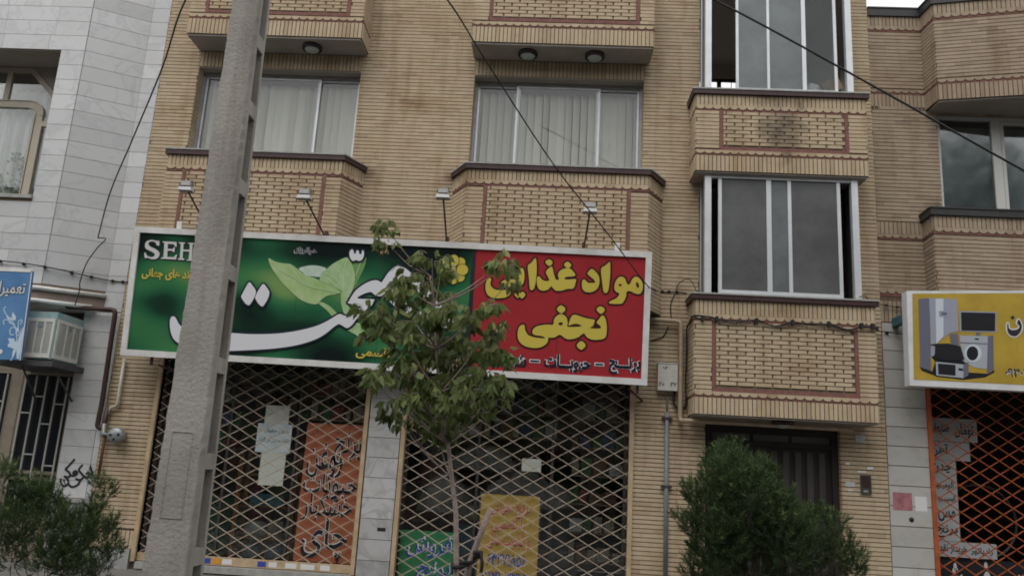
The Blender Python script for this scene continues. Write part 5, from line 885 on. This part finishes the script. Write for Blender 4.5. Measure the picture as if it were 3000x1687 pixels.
# cast frame on the face of the pole
def strip(x0, x1, z0, z1): return box('cast_frame', m_conc, PO, x0, x1, -6.504, -6.499, z0, z1)
for q in ((-2.525, -2.385, 1.755, 1.762), (-2.525, -2.385, 1.195, 1.202), (-2.53, -2.524, 1.2, 1.757), (-2.388, -2.382, 1.2, 1.757)): strip(*q)
# ------------------------------------------------------------------ cables
def cable(label, pts, rr=.008, cat='cable', name='cable', m=None, per=6, group=None): return tag(MB().tube(smooth3(pts, per), rr, 6).build(name, m or m_black), label, cat, group)
cable('black overhead wire slanting down to the white stone wall', [(-2.2, -7.2, 5.3), (-3.44, -5.5, 5.61), (-4.43, -3.9, 5.74), (-5.54, -2.3, 5.55), (-6.36, -1.2, 5.19), (-7.02, -.2, 4.78)], .009)
cable('black drop wire running down the white stone wall from its hook', [(-7.02, -.19, 4.78), (-6.93, -.14, 4.78), (-7.0, -.2, 4.62), (-7.1, -.25, 4.35), (-7.13, -.28, 4.05), (-7.12, -.27, 3.95), (-7.13, -.3, 3.7)], .009)
cable('black overhead wire crossing the middle window down to the red end of the sign', [(-1.5, -6.3, 5.8), (-1.15, -5.0, 5.99), (-.84, -3.9, 5.93), (-.09, -2.3, 5.43), (.66, -1.3, 4.88), (1.25, -.76, 4.33), (1.42, -.5, 4.28), (1.52, -.03, 4.38)], .009)
cable('thick black overhead wire across the right bay windows', [(-.4, -3.0, 8.45), (1.78, -3.0, 7.34), (3.67, -3.0, 6.24), (5.26, -3.0, 5.28), (8, -3.0, 3.7)], .013)
wc = [(-9.5, -.45, 4.3), (-8.3, -.45, 4.29), (-7.66, -.45, 4.24), (-7.25, -.24, 4.2), (-6.85, -.03, 4.16), (-6.45, -.03, 4.14)]
t = thing('wall_cable', 'black cable with clips along the white stone wall', 'cable', (-7.5, -.3, 4.2)); MB().tube(smooth3(wc), .009, 6).build('wire', m_black, t)
for (x, y, z) in ((-8.32, -.43, 4.29), (-7.95, -.43, 4.265), (-7.62, -.42, 4.235), (-7.3, -.25, 4.205), (-7.06, -.13, 4.18), (-6.78, -.02, 4.155), (-6.62, -.01, 4.15)): MB().lathe((x, y, z - .022), [(0, 0), (.022, .004), (.028, .02), (.022, .04), (0, .044)], 8).build('clip', m_black, t)
t = thing('wall_cable', 'black cable with clips on the brick wall right of the red sign end', 'cable', (1.7, -.02, 4.35)); MB().tube(smooth3([(1.5, -.03, 4.4), (1.62, -.03, 4.37), (1.8, -.03, 4.38), (1.96, -.03, 4.36)]), .008, 6).build('wire', m_black, t)
MB().tube(smooth3([(1.8, -.03, 4.38), (1.84, -.05, 4.5), (1.98, -.15, 4.55), (2.1, -.2, 4.3)]), .006, 6).build('wire', m_black, t); MB().tube(smooth3([(1.8, -.03, 4.38), (1.73, -.03, 4.2), (1.74, -.03, 3.95)]), .007, 6).build('wire', m_black, t); MB().tube(smooth3([(1.7, -.03, 3.85), (1.62, -.03, 3.7), (1.45, -.03, 3.63)]), .009, 6).build('wire', m_black, t)
for x in (1.53, 1.6, 1.7, 1.82): MB().lathe((x, -.02, 4.36), [(0, 0), (.02, .004), (.024, .02), (.018, .036), (0, .04)], 8).build('clip', m_black, t)
t = thing('wall_cable', 'thick black cable bundle draped along the lower brick bay', 'cable', (3.2, -.55, 3.9))
pts = [(1.97, -.04, 2.72), (1.955, -.04, 3.0), (1.96, -.06, 3.5), (1.96, -.06, 3.82), (1.97, -.25, 3.88), (1.98, -.53, 3.93)]
for x, z in ((2.2, 3.915), (2.5, 3.87), (2.85, 3.9), (3.1, 3.83), (3.35, 3.9), (3.6, 3.87), (3.85, 3.89), (4.1, 3.83), (4.3, 3.87), (4.53, 3.87)): pts.append((x, -.545, z))
MB().tube(smooth3(pts), .012, 6).build('wire', m_black, t); MB().tube(smooth3([(x, y - .012, z - .01 + .02 * math.sin(i * 2.3)) for i, (x, y, z) in enumerate(pts[5:])]), .008, 6).build('wire', m_black, t)
for x in (2.1, 2.3, 2.85, 3.35, 3.85, 4.3, 4.45): box('clip', m_black, t, x - .02, x + .02, -.57, -.51, 3.86, 3.93)
t = thing('wall_cable', 'black cables with clips between the right bay and the yellow banner', 'cable', (4.8, -.05, 4.3))
MB().tube(smooth3([(4.3, -.5, 4.31), (4.42, -.4, 4.36), (4.6, -.1, 4.35), (4.85, -.02, 4.32), (5.2, -.02, 4.28)]), .007, 6).build('wire', m_black, t); MB().tube(smooth3([(4.5, -.53, 3.87), (4.7, -.1, 3.92), (4.95, -.06, 3.9), (5.3, -.06, 3.88)]), .007, 6).build('wire', m_black, t)
for x, z in ((4.86, 4.32), (5.02, 4.3), (4.85, 3.91)): MB().lathe((x, -.03, z - .02), [(0, 0), (.02, .004), (.026, .02), (.018, .036), (0, .04)], 8).build('clip', m_black, t)
# ------------------------------------------------------------------ pipes, meter box, gas meter, intercom
m_bp = mat('beige_pipe', (.4, .31, .22), .55, noise=(8, .3)); m_gp = mat('grey_conduit', (.17, .18, .19), .5, noise=(8, .25))
def bend(pts, rr, name, m, label, cat, n=10):
    out = [Vector(pts[0])]
    for i in range(1, len(pts) - 1):
        a, b, c = Vector(pts[i - 1]), Vector(pts[i]), Vector(pts[i + 1]); d = min(.07, (a - b).length * .45, (c - b).length * .45)
        p, q = b + (a - b).normalized() * d, b + (c - b).normalized() * d; out += [p * (1 - t) ** 2 + b * 2 * t * (1 - t) + q * t * t for t in (0, .25, .5, .75, 1)]
    out.append(Vector(pts[-1])); return tag(MB().tube(out, rr, n).build(name, m), label, cat)
bend([(1.3, -.1, 3.93), (1.87, -.1, 3.92), (1.87, -.1, 2.48), (1.96, -.3, 2.475), (4.22, -.3, 2.47)], .033, 'gas_pipe', m_bp, 'beige pipe bending down beside the meter box and across above the door', 'pipe')
t = tag(MB().tube([(1.69, -.045, 2.9), (1.69, -.045, 2.6)], .012, 6).tube([(1.69, -.045, 2.6), (1.7, -.045, 0)], .031, 10).build('conduit', m_gp), 'grey conduit pipe running down the brick wall under the meter box', 'pipe')
for z in (1.55, 2.5): box('clamp', m_doorp, t, 1.62, 1.77, -.082, -.004, z, z + .025)
mbx = thing('meter_box', 'white electricity meter box with painted Persian numbers', 'meter box', (1.69, -.08, 2.9)); box('case', mat('off_white', (.55, .54, .5), .5, noise=(7, .15)), mbx, 1.545, 1.825, -.13, -.012, 2.9, 3.285); box('lid', MATS['off_white'], mbx, 1.54, 1.83, -.137, -.012, 3.286, 3.3)
for s, rc in (('۰۶', (1.61, 3.2, 1.68, 3.26)), ('۲۶', (1.56, 2.96, 1.64, 3.02)), ('۲۷', (1.72, 2.96, 1.81, 3.02))): lettering(s, rc, -.134, ink, mbx, .03, local=False)
MB().tube(smooth3([(1.8, -.06, 2.9), (1.78, -.06, 2.75), (1.85, -.06, 2.66), (1.95, -.05, 2.7), (1.965, -.05, 2.85)]), .016, 8).build('hose', m_black, mbx)
bend([(-6.37, -.07, 2.96), (-6.365, -.07, 2.26), (-6.48, -.07, 2.23), (-6.5, -.07, 2.1)], .024, 'gas_pipe', mat('cream_pipe', (.48, .45, .38), .5, noise=(8, .25)), 'cream gas pipe dropping from the left end of the sign', 'pipe')
bend([(-7.45, -.17, 3.69), (-6.6, -.12, 3.69), (-6.585, -.1, 2.3), (-6.6, -.1, 1.95), (-6.52, -.08, 1.92), (-6.5, -.07, 2.25)], .036, 'down_pipe', mat('brown_pipe', (.055, .025, .022), .5, noise=(8, .4)), 'dark brown pipe bending over the white stone pier', 'pipe')
gm_ = thing('gas_meter', 'round grey gas meter on the brick wall near the graffiti pier', 'gas meter', (-6.27, -.12, 1.7)); m_gal = mat('galvanised', (.3, .32, .33), .45, noise=(14, .3), metal=.4)
MB().lathe((-6.26, -.17, 1.84), [(0, -.05), (.09, -.045), (.112, -.02), (.115, .06), (.1, .12), (0, .125)], 20, axis='y').build('case', m_gal, gm_); MB().tube([(-6.5, -.09, 2.0), (-6.5, -.09, 1.85), (-6.36, -.1, 1.84)], .035, 8).build('valve', m_gal, gm_); MB().tube([(-6.47, -.08, 1.85), (-6.47, -.08, 1.2)], .022, 8).build('riser', m_rust, gm_)
for (dx, dz) in ((-.06, .0), (.06, .01), (0, -.06)): MB().lathe((-6.26 + dx, -.223, 1.84 + dz), [(0, -.01), (.018, -.008), (.018, .01), (0, .01)], 8, axis='y').build('port', m_black, gm_)
ic = thing('intercom', 'dark intercom panel on the brick pier right of the entrance door', 'intercom', (4.465, -.02, 1.61)); box('case', m_doorp, ic, 4.395, 4.54, -.035, -.012, 1.61, 1.865); box('screen', mat('intercom_face', (.05, .03, .03), .2), ic, 4.415, 4.52, -.038, -.0355, 1.7, 1.85); box('grille', m_alud, ic, 4.43, 4.49, -.038, -.0355, 1.635, 1.665)
for i, (x, z, a, c, m, l) in enumerate(((4.2, 2.0, .06, .03, wht, 'small white sticker high on the brick pier by the door'), (4.5, 1.95, .08, .035, wht, 'white sticker above the dark intercom, upper one'), (4.36, 1.9, .12, .025, wht, 'pale sticker just above the dark intercom'), (4.19, 1.7, .13, .06, pg, 'grey printed sticker left of the dark intercom'), (4.22, 1.64, .07, .02, wht, 'thin white sticker below the grey printed sticker'), (4.35, 2.32, .13, .1, pg, 'grey square plate on the brick pier near the door top'), (5.06, 1.3, .0, .0, ink, ''), (4.83, 1.42, .26, .24, mat('pink_poster', (.4, .16, .18), .8, noise=(12, .4)), 'torn pink poster on the right stone pier'), (5.13, 1.42, .16, .2, wht, 'white stencil notice beside the torn pink poster'), (-2.35, .72, .12, .05, ink, 'small black label on the marble pier near the ground'), (-2.36, 2.12, .1, .05, pg, 'small grey label high on the marble pier'))):
    if not l: continue
    y = -.018 if x < 4.7 and x > 0 else (-.026 if x > 4.7 else -.036)
    tag(box('sticker', m, None, x, x + a, y, y + .003, z, z + c), l, 'sticker')
tag(MB().lathe((5.07, -.026, 1.3), [(0, 0), (.035, .001), (.036, .004)], 14, axis='y').build('wall_hole', m_black), 'round black hole in the right stone pier under the posters', 'hole')
# cardboard and bag behind the upper bay glass
t = tag(MB().box(-.16, .16, -.09, .09, -.1, .1).build('cardboard_box', mat('cardboard', (.36, .25, .15), .9, noise=(6, .2))), 'brown cardboard box leaning in the upper right balcony window', 'box'); t.location = (4.06, -.25, 7.64); t.rotation_euler = (.1, -.55, .2)
b = MB(); rg = random.Random(6); b.lathe((3.82, -.22, 7.45), [(0, 0), (.14, .0), (.17, .08), (.13, .18), (.06, .25), (0, .26)], 12); b.v = [(x + rg.uniform(-.02, .02), y * .9 - .02 + rg.uniform(-.02, .02), z + rg.uniform(-.02, .02)) for x, y, z in b.v]
tag(b.build('plastic_bag', mat('white_plastic', (.6, .6, .62), .4)), 'crumpled white plastic bag beside the cardboard box in the upper window', 'bag')
# ------------------------------------------------------------------ young tree
TR = thing('young_tree', 'young box elder tree with drooping green leaves in front of the sign', 'tree', (-.55, -5.5, 0)); rg = random.Random(21)
m_bark = mat('pale_bark', (.36, .285, .255), .85, noise=(18, .35), bump=(60, .4))
tp = [(-.58, -5.5, -.05), (-.62, -5.5, .5), (-.645, -5.5, .83), (-.66, -5.5, 1.04), (-.68, -5.5, 1.29), (-.73, -5.5, 1.55), (-.78, -5.5, 1.81), (-.87, -5.5, 2.2), (-.93, -5.48, 2.55), (-.97, -5.5, 2.9), (-1.03, -5.5, 3.15)]
tk = MB().tube(smooth3(tp, 4), [.027 - .02 * i / 40 for i in range(41)], 8).build('trunk', m_bark, TR)
lim = MB(); lv = MB()
def leaf(b, p, d, L, wd, rr):
    """one toothed leaflet hanging along d"""
    s = d.cross(Vector((rg.uniform(-1, 1), rg.uniform(-1, 1), rg.uniform(-.3, .3))));  s = s.normalized() if s.length > 1e-3 else Vector((1, 0, 0)); n = d.cross(s)
    pr = [(0, .0), (.22, .55), (.38, 1.0), (.5, .72), (.62, .8), (.78, .38), (1.0, 0)]; vs = []
    for t, q in pr: c = p + d * (L * t) + n * (-.12 * L * t * t); vs += [c - s * wd * q * .5 + n * (.1 * L * q * .4), c, c + s * wd * q * .5 + n * (.1 * L * q * .4)]
    fs = []
    for i in range(len(pr) - 1): fs += [(3 * i, 3 * i + 1, 3 * i + 4, 3 * i + 3), (3 * i + 1, 3 * i + 2, 3 * i + 5, 3 * i + 4)]
    b.add(vs, fs, True, rr)
def compound(b, p, out, sc, rr):
    d = (out + Vector((0, 0, -.15))).normalized(); e = p + d * .07 * sc
    lim.tube([p, e], .0022, 4, False)
    for k in range(5 if rg.random() < .6 else 3):
        a = d * (1.0 if k == 0 else .55) + Vector((rg.uniform(-.7, .7), rg.uniform(-.7, .7), -.95 - rg.random() * .8)); leaf(b, e - d * (.02 * k * sc), a.normalized(), rg.uniform(.07, .135) * sc, rg.uniform(.04, .07) * sc, min(1, max(0, rr + rg.gauss(0, .15))))
for (x, z, r_) in DATA['T']:
    r_ *= .84; z += .03
    cy = -5.5 + rg.uniform(-.28, .28); c = Vector((x, cy, z))
    # limb from the trunk to the clump
    best = min(tp[5:], key=lambda q: abs(q[2] - (z - .25 - abs(x - q[0]) * .3)) + abs(x - q[0]) * .2); q = Vector(best); mid = (q + c) / 2 + Vector((0, 0, -.04))
    lim.tube(smooth3([q, mid, c], 4), [.009, .008, .007, .007, .006, .005, .004, .003, .002], 5, False)
    for _ in range(int(4 + 760 * r_ * r_)):
        v = Vector((rg.gauss(0, 1), rg.gauss(0, 1), rg.gauss(0, 1))).normalized() * (r_ * rg.random() ** .4); p = c + Vector((v.x, v.y * 1.3, v.z * .9)); o_ = Vector((v.x + rg.uniform(-.05, .05), v.y, .02)).normalized() if v.length > .01 else Vector((1, 0, 0))
        compound(lv, p, o_, rg.uniform(.75, 1.1), .35 + 1.2 * v.z / max(r_, .05) * .25 + (.25 if rg.random() < .12 else 0) + .16 * (z - 2.6))  # upper leaves toned paler, light from above put into the colour
lim.build('branches', m_bark, TR)
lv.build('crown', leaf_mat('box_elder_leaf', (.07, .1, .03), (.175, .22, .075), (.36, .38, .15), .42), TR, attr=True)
b = MB()
for (x, z) in ((-1.37, 3.32), (-1.0, 3.05), (-.72, 2.42), (-.4, 2.72), (-.98, 2.35), (-1.05, 1.95)):
    for _ in range(9):
        c = Vector((x + rg.uniform(-.04, .04), -5.75 + rg.uniform(-.05, .05), z + rg.uniform(-.05, .05))); leaf(b, c, Vector((rg.uniform(-.5, .5), rg.uniform(-.5, .5), -1)).normalized(), .035, .014, .9)
b.build('seed_clusters', leaf_mat('seed_pink', (.3, .22, .1), (.36, .24, .14), (.4, .28, .17)), TR, attr=True)
SK = thing('support_stake', 'leaning wooden stake tied with black cloth beside the young tree', 'stake', (-.6, -5.35, 0))
MB().tube([(-.72, -5.36, -.05), (-.56, -5.38, .92), (-.5, -5.4, 1.1), (-.42, -5.42, 1.33)], [.026, .024, .022, .02], 8).build('stake_pole', m_bark, SK)
MB().tube(smooth3([(-.66, -5.5, .915), (-.6, -5.46, .93), (-.54, -5.4, .925), (-.53, -5.36, .95), (-.58, -5.42, .91), (-.66, -5.55, .9), (-.68, -5.48, .92)]), .016, 6).tube(smooth3([(-.53, -5.42, 1.0), (-.48, -5.38, 1.0), (-.49, -5.35, .97), (-.54, -5.4, .96)]), .018, 6).tube(smooth3([(-.48, -5.4, 1.0), (-.46, -5.42, .93), (-.465, -5.42, .86)]), .014, 6).build('cloth_tie', m_black, SK)
# ------------------------------------------------------------------ conifers
def conifer(name, label, blobs, cy, depth, base, seed, dens, nl, wisp):
    rg = random.Random(seed); t = thing(name, label, 'shrub', (base, cy, 0)); b = MB(); tw = MB()
    for (x, z, r_) in blobs:
        r_ *= .82 if wisp else .95
        c0 = Vector((x, cy + rg.uniform(-.25, .25) * depth, z))
        tw.tube(smooth3([(base + (x - base) * .15, cy, max(.1, z - (.35 if wisp else .9))), (base + (x - base) * .6, cy, z - .35), tuple(c0)], 4), [.005, .005, .005, .004, .004, .003, .003, .003, .002], 5, False)
        for _ in range(int(dens * r_ * r_) + 6):
            u = Vector((rg.gauss(0, 1), rg.gauss(0, 1), rg.gauss(0, 1))).normalized(); q = rg.random() ** .33; p = c0 + Vector((u.x * r_ * q * 1.05, u.y * r_ * depth * q, u.z * r_ * q * 1.05))
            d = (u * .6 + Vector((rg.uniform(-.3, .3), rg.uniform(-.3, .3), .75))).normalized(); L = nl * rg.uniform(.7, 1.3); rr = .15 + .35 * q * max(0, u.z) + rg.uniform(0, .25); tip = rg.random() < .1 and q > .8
            n = 18
            for k in range(n):
                f_ = k / n; o_ = p + d * (L * 1.3 * f_); a = (d * rg.uniform(.5, 1.1) + Vector((rg.gauss(0, .55), rg.gauss(0, .55), rg.gauss(0, .45)))).normalized(); s = a.cross(Vector((rg.gauss(0, 1), rg.gauss(0, 1), rg.gauss(0, 1)))).normalized() * .0026
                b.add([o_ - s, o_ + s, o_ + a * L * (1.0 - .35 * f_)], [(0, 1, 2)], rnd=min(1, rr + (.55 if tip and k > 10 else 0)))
            if wisp and rg.random() < .0: tw.tube([p - d * L, p + d * L * 1.2], .003, 4, False)
    tw.build('branches', mat('conifer_bark', (.12, .075, .05), .9), t)
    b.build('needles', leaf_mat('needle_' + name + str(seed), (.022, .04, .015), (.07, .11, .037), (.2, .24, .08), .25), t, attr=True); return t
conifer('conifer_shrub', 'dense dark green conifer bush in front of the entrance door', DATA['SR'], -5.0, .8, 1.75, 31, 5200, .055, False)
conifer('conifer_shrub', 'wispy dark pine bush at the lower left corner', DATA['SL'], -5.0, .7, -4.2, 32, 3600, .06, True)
# ------------------------------------------------------------------ the other side of the street (seen only in the glass)
m_opp = mat('opposite_facade', (.16, .14, .12), .9, noise=(1, .2))  # unseen blocks, placed, sized and darkened to shade the lower facade
for i, (x0, x1, h, lab) in enumerate(((-34, -11, 12.5, 'plain apartment block across the street, left'), (-10.8, 9, 14, 'plain apartment block across the street, middle'), (9.2, 34, 12, 'plain apartment block across the street, right'))):
    t = thing('apartment_block', lab, 'building', ((x0 + x1) / 2, -26, 0)); box('wall', m_opp, t, x0, x1, -34, -20.2, -.1, h)
    for fl in range(int(h / 3.3)):
        x = x0 + 1.2
        while x < x1 - 2: box('window', gl, t, x, x + 1.6, -20.21, -20.15, 1.1 + fl * 3.2, 2.6 + fl * 3.2); x += 3.1
ml = leaf_mat('street_leaf', (.03, .05, .015), (.05, .085, .025), (.08, .12, .04), .2)
for i, x in enumerate((-15, -8, -1.5, 5.5, 15, 21)):
    t = thing('street_tree', 'leafy street tree on the far pavement, number %d from the left as one faces it' % (i + 1) if False else ['leafy street tree across the road facing the stone building', 'leafy street tree across the road facing the concrete pole', 'leafy street tree across the road facing the long sign', 'leafy street tree across the road facing the brick bay', 'leafy street tree across the road facing the yellow banner', 'leafy street tree across the road at the far right'][i], 'tree', (x, -17, 0)); MB().tube([(x, -17, -.1), (x + .1, -17, 2), (x, -17.1, 4.5)], [.2, .16, .1], 8).build('trunk', m_bark, t)
    b = MB(); rg = random.Random(50 + i)
    for _ in range(15000 if x > 8 else 4000):
        u = Vector((rg.gauss(0, 1), rg.gauss(0, 1), rg.gauss(0, 1))).normalized() * (rg.random() ** .4); c = Vector((x + u.x * (3.3 if x > 8 else 2.7), -17 + u.y * 2.2, 5.6 + (4.2 if x > 8 else 0) + u.z * (5.2 if x > 8 else 2.8))); a = Vector((rg.gauss(0, 1), rg.gauss(0, 1), rg.gauss(0, 1))).normalized() * .1; s = a.cross(Vector((rg.gauss(0, 1), rg.gauss(0, 1), rg.gauss(0, 1)))).normalized() * .06
        b.add([c - a, c + s, c + a, c - s], [(0, 1, 2, 3)], rnd=rg.random())
    b.build('crown', ml, t, attr=True)
finish_pieces()
